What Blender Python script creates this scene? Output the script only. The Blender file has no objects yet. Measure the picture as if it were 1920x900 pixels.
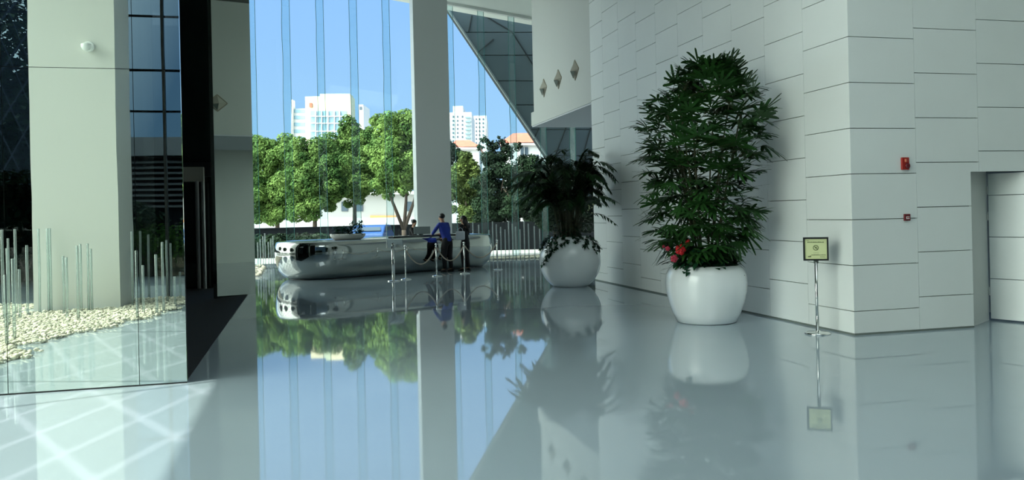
import bpy, bmesh, math, random
import numpy as np
from mathutils import Vector, Matrix

# ------------------------------------------------------------------ camera
# World axes follow the building grid: +X runs along the glass front, +Y runs away from the viewer.
F_PX, HOR, ROLL, EYE = 1560.0, 399.0, 0.0225, 1.7
GX, GY = 0.9695, 0.2449
YAW = math.atan2(GY, GX)
scn = bpy.context.scene
COL = scn.collection
cam_d = bpy.data.cameras.new('camera')
cam = bpy.data.objects.new('camera', cam_d)
COL.objects.link(cam)
cam_d.sensor_width = 36.0
cam_d.lens = 36.0 * F_PX / 1920.0
cam_d.shift_y = -(450.0 - HOR) / 1920.0
cam_d.clip_end = 1000
cam.matrix_world = (Matrix.Translation((0, 0, EYE)) @ Matrix.Rotation(-YAW, 4, 'Z')
                    @ Matrix.Rotation(math.pi / 2, 4, 'X') @ Matrix.Rotation(-ROLL, 4, 'Z'))
scn.camera = cam

# ------------------------------------------------------------------ look
vs = scn.view_settings
vs.view_transform = 'Standard'
vs.look = 'None'
vs.gamma = 1.0
vs.exposure = 0.0
vs.use_curve_mapping = False
scn.cycles.max_bounces = 12
scn.cycles.diffuse_bounces = 6
scn.cycles.glossy_bounces = 6
scn.cycles.transmission_bounces = 8
scn.cycles.transparent_max_bounces = 24
scn.cycles.sample_clamp_indirect = 6.0
scn.cycles.blur_glossy = 0.3

# ------------------------------------------------------------------ sky
W = bpy.data.worlds.new('sky')
scn.world = W
W.use_nodes = True
nt = W.node_tree
nt.nodes.clear()
tc = nt.nodes.new('ShaderNodeTexCoord')
sep = nt.nodes.new('ShaderNodeSeparateXYZ')
nt.links.new(tc.outputs['Generated'], sep.inputs[0])
ramp = nt.nodes.new('ShaderNodeValToRGB')
cr = ramp.color_ramp
cr.elements[0].position = 0.0
cr.elements[0].color = (0.46, 0.74, 1.05, 1)
cr.elements[1].position = 0.6
cr.elements[1].color = (0.10, 0.27, 0.72, 1)
e = cr.elements.new(0.10); e.color = (0.40, 0.69, 1.06, 1)
e = cr.elements.new(0.26); e.color = (0.33, 0.61, 1.10, 1)
nt.links.new(sep.outputs['Z'], ramp.inputs[0])
# the side of the sky around the sun is hazier and whiter
dotn = nt.nodes.new('ShaderNodeVectorMath'); dotn.operation = 'DOT_PRODUCT'
dotn.inputs[1].default_value = Vector((-0.90, -0.12, 0.42)).normalized()
nt.links.new(tc.outputs['Generated'], dotn.inputs[0])
mr = nt.nodes.new('ShaderNodeMapRange')
mr.inputs['From Min'].default_value = 0.30
mr.inputs['From Max'].default_value = 0.9
nt.links.new(dotn.outputs['Value'], mr.inputs['Value'])
mx = nt.nodes.new('ShaderNodeMixRGB')
mx.inputs[2].default_value = (9.6, 10.0, 9.3, 1)
nt.links.new(mr.outputs[0], mx.inputs[0])
nt.links.new(ramp.outputs[0], mx.inputs[1])
bg = nt.nodes.new('ShaderNodeBackground')
bg.inputs['Strength'].default_value = 1.0
nt.links.new(mx.outputs[0], bg.inputs[0])
wo = nt.nodes.new('ShaderNodeOutputWorld')
nt.links.new(bg.outputs[0], wo.inputs[0])

# ------------------------------------------------------------------ sun
SUN_EL = math.radians(55)
sd = bpy.data.lights.new('sun', 'SUN')
sd.energy = 7.6
sd.color = (1.0, 0.97, 0.88)
sd.angle = math.radians(0.55)
sun = bpy.data.objects.new('sun', sd)
COL.objects.link(sun)
tosun = Vector((-math.cos(SUN_EL) * 0.94, -math.cos(SUN_EL) * 0.34, math.sin(SUN_EL)))
sun.rotation_euler = tosun.to_track_quat('Z', 'Y').to_euler()
sun.location = (-20, -5, 30)

# ================================================================== helpers
def XD(x, D):
    """view-aligned (right, ahead) metres from the viewer -> world x, y"""
    return (GX * x + GY * D, -GY * x + GX * D)

def ab(px, py):
    u, v = px - 960.0, py - HOR
    return u - v * ROLL, v + u * ROLL

def fl(px, py):
    """ground point seen at a photo position"""
    a, b = ab(px, py)
    D = EYE * F_PX / b
    x, y = XD(a / F_PX * D, D)
    return Vector((x, y, 0))

def at(px, py, D):
    """point at a known distance ahead"""
    a, b = ab(px, py)
    x, y = XD(a / F_PX * D, D)
    return Vector((x, y, EYE - b / F_PX * D))

def tag(o, label=None, cat=None, group=None, kind=None):
    if label: o['label'] = label
    if cat: o['category'] = cat
    if group: o['group'] = group
    if kind: o['kind'] = kind
    return o

def empty(name, loc=(0, 0, 0), label=None, cat=None, group=None, rz=0.0):
    o = bpy.data.objects.new(name, None)
    COL.objects.link(o)
    o.location = loc
    o.rotation_euler = (0, 0, rz)
    o.empty_display_size = 0.2
    return tag(o, label, cat, group)

class MB:
    """collects shapes for ONE mesh"""
    def __init__(self):
        self.bm = bmesh.new()

    def box(self, x0, x1, y0, y1, z0, z1, M=None):
        vs_ = [(x, y, z) for z in (z0, z1) for y in (y0, y1) for x in (x0, x1)]
        if M is not None: vs_ = [M @ Vector(v) for v in vs_]
        v = [self.bm.verts.new(c) for c in vs_]
        for f in ((0, 2, 3, 1), (4, 5, 7, 6), (0, 1, 5, 4), (2, 6, 7, 3), (0, 4, 6, 2), (1, 3, 7, 5)):
            self.bm.faces.new([v[i] for i in f])
        return self

    def poly(self, pts):
        self.bm.faces.new([self.bm.verts.new(p) for p in pts])
        return self

    def prism(self, base, off):
        """closed solid: polygon base (list of 3-D points) swept by vector off"""
        off = Vector(off)
        a = [self.bm.verts.new(p) for p in base]
        b = [self.bm.verts.new(Vector(p) + off) for p in base]
        self.bm.faces.new(a[::-1]); self.bm.faces.new(b)
        n = len(a)
        for i in range(n):
            self.bm.faces.new((a[i], a[(i + 1) % n], b[(i + 1) % n], b[i]))
        return self

    def lathe(self, prof, n=48, c=(0, 0, 0), sx=1.0, sy=1.0, caps=True, rz=0.0):
        rings = []
        for r, z in prof:
            ring = []
            for i in range(n):
                t = 2 * math.pi * i / n
                x, y = r * math.cos(t) * sx, r * math.sin(t) * sy
                ring.append(self.bm.verts.new((c[0] + x * math.cos(rz) - y * math.sin(rz),
                                               c[1] + x * math.sin(rz) + y * math.cos(rz), c[2] + z)))
            rings.append(ring)
        for a, b in zip(rings, rings[1:]):
            for i in range(n):
                self.bm.faces.new((a[i], a[(i + 1) % n], b[(i + 1) % n], b[i]))
        if caps:
            self.bm.faces.new(rings[0][::-1]); self.bm.faces.new(rings[-1])
        return self

    def tube(self, pts, r, n=8, r1=None):
        pts = [Vector(p) for p in pts]
        r1 = r if r1 is None else r1
        rings = []
        up = Vector((0.13, 0.21, 0.97)).normalized()
        for i, p in enumerate(pts):
            d = (pts[min(i + 1, len(pts) - 1)] - pts[max(i - 1, 0)]).normalized()
            s = d.cross(up)
            if s.length < 0.15: s = d.cross(Vector((1, 0.1, 0)))
            s.normalize(); t = d.cross(s)
            rr = r + (r1 - r) * i / max(1, len(pts) - 1)
            rings.append([self.bm.verts.new(p + (s * math.cos(2 * math.pi * k / n) + t * math.sin(2 * math.pi * k / n)) * rr)
                          for k in range(n)])
        for a, b in zip(rings, rings[1:]):
            for i in range(n):
                self.bm.faces.new((a[i], a[(i + 1) % n], b[(i + 1) % n], b[i]))
        self.bm.faces.new(rings[0][::-1]); self.bm.faces.new(rings[-1])
        return self

    def ball(self, c, r, sx=1, sy=1, sz=1, sub=2):
        M = Matrix.Translation(c) @ Matrix.Diagonal((r * sx, r * sy, r * sz, 1))
        bmesh.ops.create_icosphere(self.bm, subdivisions=sub, radius=1.0, matrix=M)
        return self

    def build(self, name, m, parent=None, smooth=False, bevel=0.0, kind=None):
        bmesh.ops.recalc_face_normals(self.bm, faces=self.bm.faces)
        me = bpy.data.meshes.new(name)
        self.bm.to_mesh(me); self.bm.free()
        return finish(name, me, m, parent, smooth, bevel, kind)

def finish(name, me, m, parent=None, smooth=False, bevel=0.0, kind=None):
    o = bpy.data.objects.new(name, me)
    COL.objects.link(o)
    if m is not None: me.materials.append(m)
    if parent is not None: o.parent = parent
    if smooth:
        me.polygons.foreach_set('use_smooth', [True] * len(me.polygons))
    if bevel:
        b = o.modifiers.new('bevel', 'BEVEL'); b.width = bevel; b.segments = 2; b.limit_method = 'ANGLE'
    if kind: o['kind'] = kind
    return o

def mesh_np(name, verts, faces, m, parent=None, smooth=False):
    me = bpy.data.meshes.new(name)
    me.from_pydata([tuple(v) for v in verts], [], [tuple(f) for f in faces])
    me.update()
    return finish(name, me, m, parent, smooth)

def copy_tree(o, parent=None, children=None):
    c = o.copy()
    COL.objects.link(c)
    c.parent = parent
    for ch in [x for x in bpy.data.objects if x.parent == o]:
        copy_tree(ch, c)
    return c

# ------------------------------------------------------------------ materials
def mat(name, col, rough=0.5, metal=0.0, ior=1.45, var=0.0, vscale=4.0, bump=0.0, bscale=20.0, spec=None, coat=0.0, emit=None):
    m = bpy.data.materials.new(name)
    m.use_nodes = True
    n = m.node_tree
    b = n.nodes['Principled BSDF']
    b.inputs['Base Color'].default_value = (*col, 1)
    b.inputs['Roughness'].default_value = rough
    b.inputs['Metallic'].default_value = metal
    b.inputs['IOR'].default_value = ior
    if coat:
        b.inputs['Coat Weight'].default_value = coat
        b.inputs['Coat Roughness'].default_value = 0.05
    if spec is not None:
        b.inputs['Specular IOR Level'].default_value = spec
    if emit:
        b.inputs['Emission Color'].default_value = (*emit[0], 1)
        b.inputs['Emission Strength'].default_value = emit[1]
    geo = n.nodes.new('ShaderNodeNewGeometry')
    if var > 0:
        t = n.nodes.new('ShaderNodeTexNoise')
        t.inputs['Scale'].default_value = vscale
        t.inputs['Detail'].default_value = 4
        n.links.new(geo.outputs['Position'], t.inputs['Vector'])
        r = n.nodes.new('ShaderNodeValToRGB')
        r.color_ramp.elements[0].position = 0.3
        r.color_ramp.elements[1].position = 0.7
        r.color_ramp.elements[0].color = (*[c * (1 - var) for c in col], 1)
        r.color_ramp.elements[1].color = (*[min(1, c * (1 + var)) for c in col], 1)
        n.links.new(t.outputs['Fac'], r.inputs[0])
        n.links.new(r.outputs[0], b.inputs['Base Color'])
    if bump > 0:
        t2 = n.nodes.new('ShaderNodeTexNoise')
        t2.inputs['Scale'].default_value = bscale
        t2.inputs['Detail'].default_value = 2
        n.links.new(geo.outputs['Position'], t2.inputs['Vector'])
        bp = n.nodes.new('ShaderNodeBump')
        bp.inputs['Strength'].default_value = bump
        bp.inputs['Distance'].default_value = 0.02
        n.links.new(t2.outputs['Fac'], bp.inputs['Height'])
        n.links.new(bp.outputs[0], b.inputs['Normal'])
    return m

def glass(name, tint, refl=0.7, rcol=(1, 1, 1), ior=1.45):
    """clear sheet glass: tinted see-through with a Fresnel reflection"""
    m = bpy.data.materials.new(name)
    m.use_nodes = True
    n = m.node_tree
    n.nodes.clear()
    out = n.nodes.new('ShaderNodeOutputMaterial')
    tr = n.nodes.new('ShaderNodeBsdfTransparent'); tr.inputs[0].default_value = (*tint, 1)
    gl = n.nodes.new('ShaderNodeBsdfGlossy'); gl.inputs[0].default_value = (*rcol, 1); gl.inputs['Roughness'].default_value = 0.0
    fr = n.nodes.new('ShaderNodeFresnel'); fr.inputs[0].default_value = ior
    mu = n.nodes.new('ShaderNodeMath'); mu.operation = 'MULTIPLY'; mu.inputs[1].default_value = refl
    n.links.new(fr.outputs[0], mu.inputs[0])
    mi = n.nodes.new('ShaderNodeMixShader')
    n.links.new(mu.outputs[0], mi.inputs[0])
    n.links.new(tr.outputs[0], mi.inputs[1])
    n.links.new(gl.outputs[0], mi.inputs[2])
    n.links.new(mi.outputs[0], out.inputs[0])
    return m

def leaf_mat(name, c0, c1, scale=1.5, trans=0.25, rough=0.7, c2=None, spec=0.12):
    m = bpy.data.materials.new(name)
    m.use_nodes = True
    n = m.node_tree
    b = n.nodes['Principled BSDF']
    b.inputs['Roughness'].default_value = rough
    b.inputs['Specular IOR Level'].default_value = spec
    geo = n.nodes.new('ShaderNodeNewGeometry')
    t = n.nodes.new('ShaderNodeTexNoise'); t.inputs['Scale'].default_value = scale; t.inputs['Detail'].default_value = 5
    n.links.new(geo.outputs['Position'], t.inputs['Vector'])
    r = n.nodes.new('ShaderNodeValToRGB')
    r.color_ramp.elements[0].position = 0.35; r.color_ramp.elements[1].position = 0.66
    r.color_ramp.elements[0].color = (*c0, 1); r.color_ramp.elements[1].color = (*c1, 1)
    if c2:
        e = r.color_ramp.elements.new(0.74); e.color = (*c2, 1)
    n.links.new(t.outputs['Fac'], r.inputs[0])
    n.links.new(r.outputs[0], b.inputs['Base Color'])
    tl = n.nodes.new('ShaderNodeBsdfTranslucent')
    n.links.new(r.outputs[0], tl.inputs[0])
    mi = n.nodes.new('ShaderNodeMixShader'); mi.inputs[0].default_value = trans
    out = [x for x in n.nodes if x.type == 'OUTPUT_MATERIAL'][0]
    n.links.new(b.outputs[0], mi.inputs[1]); n.links.new(tl.outputs[0], mi.inputs[2])
    n.links.new(mi.outputs[0], out.inputs[0])
    return m

M = {}
M['floor'] = mat('polished_floor', (0.35, 0.425, 0.48), 0.03, ior=2.4, var=0.025, vscale=0.5, bump=0.004, bscale=0.9)
M['panel'] = mat('wall_panel', (0.80, 0.83, 0.82), 0.42, var=0.03, vscale=0.7)
M['joint'] = mat('dark_joint', (0.16, 0.19, 0.175), 0.8)
M['plaster'] = mat('smooth_plaster', (0.57, 0.59, 0.57), 0.55)
M['soffit'] = mat('soffit_paint', (0.60, 0.62, 0.68), 0.5)
M['ceil'] = mat('ceiling_paint', (0.72, 0.74, 0.72), 0.6)
M['pillar'] = mat('pillar_paint', (0.56, 0.59, 0.60), 0.45)
M['column'] = mat('column_cladding', (0.68, 0.69, 0.65), 0.35)
M['pot'] = mat('glazed_white_pot', (0.82, 0.86, 0.88), 0.18, coat=0.4)
M['soil'] = mat('soil', (0.03, 0.02, 0.015), 0.9, var=0.3, vscale=30)
M['steel'] = mat('polished_steel', (0.47, 0.50, 0.49), 0.05, metal=1.0, bump=0.02, bscale=1.2)
M['mirror'] = mat('mirror_steel', (0.80, 0.86, 0.81), 0.0, metal=1.0, bump=0.035, bscale=0.8)
M['darkmirror'] = mat('dark_mirror', (0.36, 0.40, 0.38), 0.0, metal=1.0, bump=0.02, bscale=0.8)
M['chrome'] = mat('chrome', (0.75, 0.77, 0.76), 0.12, metal=1.0)
M['tubing'] = mat('satin_tube', (0.55, 0.55, 0.52), 0.35, metal=0.6)
M['black'] = mat('black_plastic', (0.012, 0.014, 0.015), 0.35)
M['mat'] = mat('black_mat', (0.012, 0.014, 0.016), 0.9, bump=0.6, bscale=60)
M['blackglass'] = mat('black_glass', (0.008, 0.02, 0.016), 0.04, ior=1.6)
M['cream'] = mat('cream_metal', (0.42, 0.40, 0.34), 0.4)
M['glassn'] = glass('front_glass', (0.95, 0.985, 0.97), 0.35)
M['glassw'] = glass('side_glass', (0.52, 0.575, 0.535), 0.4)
M['glassf'] = glass('side_glass_far', (0.31, 0.35, 0.325), 0.4)  # same side glass, tinted darker to dim the far lobby
M['glassb'] = glass('rear_clear_glass', (0.25, 0.28, 0.26), 0.4)
M['glassr'] = glass('rear_glass', (0.34, 0.40, 0.42), 0.8)
opal = mat('added_opal_skylight', (0.62, 0.72, 0.80), 0.5)  # translucent panel added out of view to scatter daylight downward
_n = opal.node_tree
_t = _n.nodes.new('ShaderNodeBsdfTranslucent'); _t.inputs[0].default_value = (0.50, 0.57, 0.58, 1)
_n.links.new(_t.outputs[0], [x for x in _n.nodes if x.type == 'OUTPUT_MATERIAL'][0].inputs[0])
M['opal'] = opal
M['fin'] = glass('fin_glass', (0.86, 0.94, 0.95), 0.6)
M['finedge'] = mat('glass_edge', (0.06, 0.19, 0.17), 0.15)
M['rod'] = glass('acrylic_rod', (0.86, 0.93, 0.91), 1.0, ior=1.5)
_n = M['rod'].node_tree
_d = _n.nodes.new('ShaderNodeBsdfDiffuse'); _d.inputs[0].default_value = (0.75, 0.82, 0.84, 1)
_m = _n.nodes.new('ShaderNodeMixShader'); _m.inputs[0].default_value = 0.15
_o = [x for x in _n.nodes if x.type == 'OUTPUT_MATERIAL'][0]
_l = _o.inputs[0].links[0].from_socket
_n.links.new(_l, _m.inputs[1]); _n.links.new(_d.outputs[0], _m.inputs[2]); _n.links.new(_m.outputs[0], _o.inputs[0])
M['pebble'] = mat('pebble', (0.64, 0.61, 0.50), 0.8, var=0.35, vscale=14, spec=0.2)
M['bed'] = mat('gravel_bed', (0.42, 0.42, 0.36), 0.9, var=0.3, vscale=25)
M['desktop'] = mat('dark_stone_top', (0.05, 0.06, 0.065), 0.12)
M['white'] = mat('white_enamel', (0.80, 0.83, 0.82), 0.3)
M['rope'] = mat('braided_rope', (0.42, 0.36, 0.30), 0.8, bump=0.4, bscale=90)
M['red'] = mat('red_plastic', (0.36, 0.018, 0.012), 0.35)
M['darkred'] = mat('dark_red_plastic', (0.13, 0.01, 0.015), 0.35)
M['paper'] = mat('pale_yellow_paper', (0.66, 0.70, 0.38), 0.5)
M['ink'] = mat('dark_green_ink', (0.10, 0.13, 0.05), 0.6)
M['slate'] = mat('slate_cladding', (0.075, 0.105, 0.125), 0.35, var=0.06, vscale=0.4)
M['slateline'] = mat('cladding_gap', (0.012, 0.02, 0.025), 0.8)
M['paving'] = mat('grey_paving', (0.36, 0.37, 0.35), 0.8, var=0.08, vscale=0.6)
M['bark'] = mat('bark', (0.055, 0.042, 0.03), 0.9, var=0.3, vscale=6)
M['leaf_l'] = leaf_mat('green_tree_leaf', (0.035, 0.09, 0.022), (0.15, 0.245, 0.065), 1.1)  # the leaf's own green, varied by noise
M['leaf_l2'] = leaf_mat('bright_tree_leaf', (0.045, 0.105, 0.025), (0.175, 0.285, 0.075), 1.3)
M['leaf_d'] = leaf_mat('dark_shaded_leaf', (0.004, 0.013, 0.006), (0.014, 0.036, 0.014), 0.9, 0.04)  # dark species tone, lowered further to paint shade into the right-hand trees
M['leaf_y'] = leaf_mat('olive_tree_leaf', (0.02, 0.045, 0.012), (0.12, 0.17, 0.045), 0.9, 0.15)
M['hedge'] = leaf_mat('hedge_leaf', (0.03, 0.09, 0.015), (0.10, 0.20, 0.03), 2.0, 0.2)
M['rhapis'] = leaf_mat('fan_palm_leaf', (0.016, 0.052, 0.013), (0.030, 0.105, 0.022), 2.2, 0.12, 0.4, c2=(0.16, 0.26, 0.03), spec=0.3)
M['areca'] = leaf_mat('palm_leaf', (0.008, 0.028, 0.010), (0.022, 0.065, 0.018), 2.0, 0.12, 0.5, spec=0.2)
M['ivy'] = leaf_mat('ivy_leaf', (0.008, 0.035, 0.016), (0.018, 0.075, 0.035), 6.0, 0.1, 0.35)
M['cane'] = mat('cane', (0.045, 0.05, 0.02), 0.6, var=0.3, vscale=12)
M['flower'] = mat('red_flower', (0.62, 0.012, 0.02), 0.35)
M['pink'] = mat('dark_pink_flower', (0.42, 0.03, 0.06), 0.4)
M['skin'] = mat('skin', (0.42, 0.24, 0.16), 0.55)
M['hair'] = mat('black_hair', (0.010, 0.009, 0.009), 0.4)
M['blueshirt'] = mat('blue_shirt', (0.012, 0.035, 0.30), 0.7, var=0.15, vscale=14)
M['darkcloth'] = mat('black_cloth', (0.010, 0.010, 0.013), 0.8)
M['palecloth'] = mat('pale_cloth', (0.62, 0.66, 0.72), 0.8)
M['shoe'] = mat('black_leather', (0.01, 0.01, 0.01), 0.3)
M['bcream'] = mat('cream_render', (0.62, 0.58, 0.40), 0.8)
M['bwhite'] = mat('white_render', (0.60, 0.62, 0.62), 0.8)
M['bglass'] = mat('building_glass', (0.20, 0.34, 0.42), 0.15)
M['bdark'] = mat('dark_window', (0.07, 0.10, 0.13), 0.2)
M['roof'] = mat('red_roof_tile', (0.50, 0.13, 0.08), 0.8, var=0.15, vscale=2)
M['carblue'] = mat('blue_car_paint', (0.02, 0.07, 0.22), 0.4)
M['tealcar'] = mat('teal_car_paint', (0.02, 0.10, 0.14), 0.4)
M['tyre'] = mat('tyre', (0.01, 0.01, 0.01), 0.8)
M['darkwall'] = mat('dark_low_wall', (0.008, 0.010, 0.012), 0.8, spec=0.04)
M['orange'] = mat('orange_board', (0.55, 0.26, 0.10), 0.7)
M['louver'] = mat('grey_louver', (0.12, 0.12, 0.12), 0.6)

# ================================================================== the setting
WX = 6.952           # tiled wall plane
CY = 9.434           # its near corner
FY = 31.0            # glass front
RY = -1.2            # glass behind the viewer
LX = -6.5            # glass on the left

def ceil_z(x): return 10.34 - 0.140 * x

# floor
MB().box(LX, 14, RY, FY + 0.1, -0.2, 0).build('floor', M['floor'], kind='structure')
# ceiling: a solid slab sloping down to the right
c = MB()
def slab(xa, xb, ya, yb):
    c.prism([(xa, ya, ceil_z(xa)), (xb, ya, ceil_z(xb)), (xb, ya, ceil_z(xb) + 0.4), (xa, ya, ceil_z(xa) + 0.4)], (0, yb - ya, 0))
SX0, SX1, SY0, SY1 = 1.8, 6.6, 0.0, 8.2          # unseen opal skylight, added to brighten the near right floor
slab(LX - 0.3, SX0, RY - 0.3, FY + 0.6); slab(SX1, 14.2, RY - 0.3, FY + 0.6)
slab(SX0, SX1, RY - 0.3, SY0); slab(SX0, SX1, SY1, FY + 0.6)
sk_ = MB().poly([(SX0, SY0, ceil_z(SX0) + .2), (SX1, SY0, ceil_z(SX1) + .2), (SX1, SY1, ceil_z(SX1) + .2), (SX0, SY1, ceil_z(SX0) + .2)]).build('added_light_panel', M['opal'], kind='structure')
c.build('ceiling', M['ceil'], kind='structure')
# slim down-stand beam under the ceiling along the glass front
c = MB()
c.prism([(5.2, FY - 0.55, ceil_z(5.2) + 0.02), (14, FY - 0.55, ceil_z(14) + 0.02), (14, FY - 0.55, ceil_z(14) - 0.10), (5.2, FY - 0.55, ceil_z(5.2) - 0.10)],
        (0, 0.12, 0))
c.build('trim_1', M['ceil'], kind='structure')

ROWH = 0.598
def panel_cols(name, origin, direction, normal, widths, phases, z0, ztop, hole=None, gap=0.010, thick=0.04):
    """staggered stone-like panels on a dark backing; direction = along the wall, normal = to the room"""
    b = MB()
    d = Vector(direction); n = Vector(normal)
    u = 0.0
    for w, ph in zip(widths, phases):
        zs = [0.02]
        z = z0 - (ph % 1.0) * ROWH
        while z < ztop:
            if z > 0.06: zs.append(z)
            z += ROWH
        zs.append(ztop)
        for a, c_ in zip(zs, zs[1:]):
            u0, u1 = u + gap * 0.25, u + w - gap * 0.25
            rects = [(u0, u1, a + gap / 2, c_ - gap / 2)]
            if hole:
                hu0, hu1, hz = hole
                out = []
                for (ra, rb, za, zb) in rects:
                    if rb <= hu0 or ra >= hu1 or za >= hz: out.append((ra, rb, za, zb)); continue
                    if ra < hu0: out.append((ra, hu0, za, zb))
                    if rb > hu1: out.append((hu1, rb, za, zb))
                    if zb > hz: out.append((max(ra, hu0), min(rb, hu1), hz, zb))
                rects = out
            for (ra, rb, za, zb) in rects:
                if rb - ra < 0.01 or zb - za < 0.01: continue
                p = Vector(origin) + d * ra
                q_ = Vector(origin) + d * rb
                base = [(p.x, p.y, za), (q_.x, q_.y, za), (q_.x, q_.y, zb), (p.x, p.y, zb)]
                b.prism(base, -n * thick)
        u += w
    return b

ZT = 9.2
widths = [1.004] * 9 + [0.86]
phasesL = [0, .53, .79, .05, .55, .82, .07, .64, .89, .17]
bk = MB().box(WX + 0.04, WX + 0.3, CY + 0.05, CY + sum(widths), 0, ceil_z(WX + .3))
wl = bk.build('wall_right', M['joint'], kind='structure')
panel_cols('p', (WX, CY, 0), (0, 1, 0), (-1, 0, 0), widths, phasesL, 0.3125, ZT).build('wall_panels', M['panel'], wl)
# the face that turns back toward the viewer's right, with the door opening
DU0, DU1, DH = 1.87, 3.45, 2.12
bk = MB()
bk.box(WX + 0.04, WX + DU0, CY + 0.04, CY + 0.25, 0, ceil_z(WX + DU0))
bk.box(WX + DU0, WX + DU1, CY + 0.04, CY + 0.25, DH + 0.02, ceil_z(WX + DU1))
bk.box(WX + DU1, 14, CY + 0.04, CY + 0.25, 0, ceil_z(14))
wf = bk.build('wall_front', M['joint'], kind='structure')
panel_cols('p', (WX + 0.0, CY, 0), (1, 0, 0), (0, -1, 0), [1.004] * 7, [0, .76, .51, .2, .7, .1, .4], 0.3125, ceil_z(14) - 0.02,
           hole=(DU0, DU1, DH)).build('wall_panels', M['panel'], wf)
# door: splayed jamb and a door leaf clad like the wall, standing ajar
dx0 = WX + DU0
hx, hy = fl(1855, 600).x, fl(1855, 600).y
jb = MB()
jb.prism([(dx0 + 0.001, CY + 0.045, 0.0), (hx, hy, 0.0), (hx, hy + 0.08, 0), (dx0 + 0.001, CY + 0.14, 0)], (0, 0, DH + 0.3))
door = jb.build('door_1', M['plaster'], kind='structure')
hd = MB()
hd.prism([(dx0 - 0.02, CY + 0.05, DH + 0.02), (WX + DU1, CY + 0.05, DH + 0.02), (WX + DU1, hy + 0.3, DH + 0.02), (dx0 - 0.02, hy + 0.3, DH + 0.02)], (0, 0, 0.1))
hd.build('door_lintel', M['joint'], door)
ldir = (Vector(fl(1920, 606)) - Vector((hx, hy, 0))).normalized()
lnor = Vector((-ldir.y, ldir.x, 0))
if lnor.y > 0: lnor = -lnor
lb = panel_cols('p', (hx + ldir.x * 0.02, hy + ldir.y * 0.02, 0), (ldir.x, ldir.y, 0), (lnor.x, lnor.y, 0), [0.72], [0], 0.6, DH - 0.01, thick=0.045)
lf = lb.build('door_leaf', M['panel'], door)
for hz in (0.42, 1.50, 1.87):
    MB().tube([(hx + ldir.x * .01 + lnor.x * .012, hy + ldir.y * .01 + lnor.y * .012, hz - 0.06), (hx + ldir.x * .01 + lnor.x * .012, hy + ldir.y * .01 + lnor.y * .012, hz + 0.06)], 0.014).build('hinge', M['chrome'], door)
MB().box(dx0 - 0.5, 14, hy + 0.7, hy + 0.9, 0, 3.0).build('wall_back', M['plaster'], kind='structure')
# dark strip that runs under the panels
b = MB()
b.box(WX - 0.006, WX + 0.04, CY, CY + sum(widths), 0, 0.022)
b.box(WX, WX + DU0, CY - 0.006, CY + 0.04, 0, 0.022)
b.build('baseboard_right', M['joint'], kind='structure')

# white upper volume beyond the tiled wall, over the open bay
WE = CY + sum(widths)      # end of the tiled wall
OE = 24.5
ov = MB()
ov.box(WX, WX + 5.5, WE, OE, 4.78, ceil_z(WX + 5.5))
ov.box(WX, WX + 5.5, WE, OE + 0.32, 4.37, 4.78)
ovo = ov.build('wall_overhang', M['plaster'], kind='structure')
MB().box(WX + 0.02, WX + 5.5, WE, OE + 0.30, 4.33, 4.37).build('soffit', M['soffit'], ovo)
MB().box(WX + 0.3, 13, WE - 0.25, WE, 0, 4.35).build('wall_bay', M['plaster'], kind='structure')
MB().box(13.0, 13.3, WE - 0.2, FY, 0, ceil_z(13.4)).build('wall_far_right', M['plaster'], kind='structure')
# plaster above the bay so no light leaks past the panels
b = MB(); b.box(WX + 0.25, WX + 5.5, WE - 0.02, WE, 4.3, ceil_z(WX + 5.5)); b.build('wall_upper', M['plaster'], kind='structure')

# ------------------------------------------------------------------ glass front with its fins
g = MB().box(LX, 13, FY, FY + 0.03, 0.0, 10.0)
gw = g.build('window_1', M['glassn'], kind='structure')
for k in range(-5, 11):
    x = -0.41 + 1.19 * k
    random.seed(k + 50)
    b = MB()
    zz = [0.0 + 0.62 * i for i in range(17)]
    zt = ceil_z(x) - 0.02
    prev = None
    w = 0.27
    L, R = [], []
    for i, z in enumerate(zz):
        z = min(z, zt)
        L.append((x - w / 2 + random.uniform(-.012, .012), FY - 0.20, z))
        R.append((x + w / 2, FY - 0.07, z))
    for i in range(len(zz) - 1):
        if L[i + 1][2] <= L[i][2]: break
        b.prism([L[i], R[i], R[i + 1], L[i + 1]], (0, -0.024, 0))
    b.build('glass_fin', M['fin'], gw)
    e_ = MB()
    for pts in (L, R):
        q_ = [p for j, p in enumerate(pts) if j == 0 or p[2] > pts[j - 1][2]]
        e_.tube([(p[0], p[1] - 0.012, p[2]) for p in q_], 0.010, 6)
    e_.build('fin_edge', M['finedge'], gw)
# base rail
MB().box(LX, 13, FY - 0.05, FY + 0.06, 0.0, 0.06).build('trim_2', M['chrome'], kind='structure')

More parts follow.
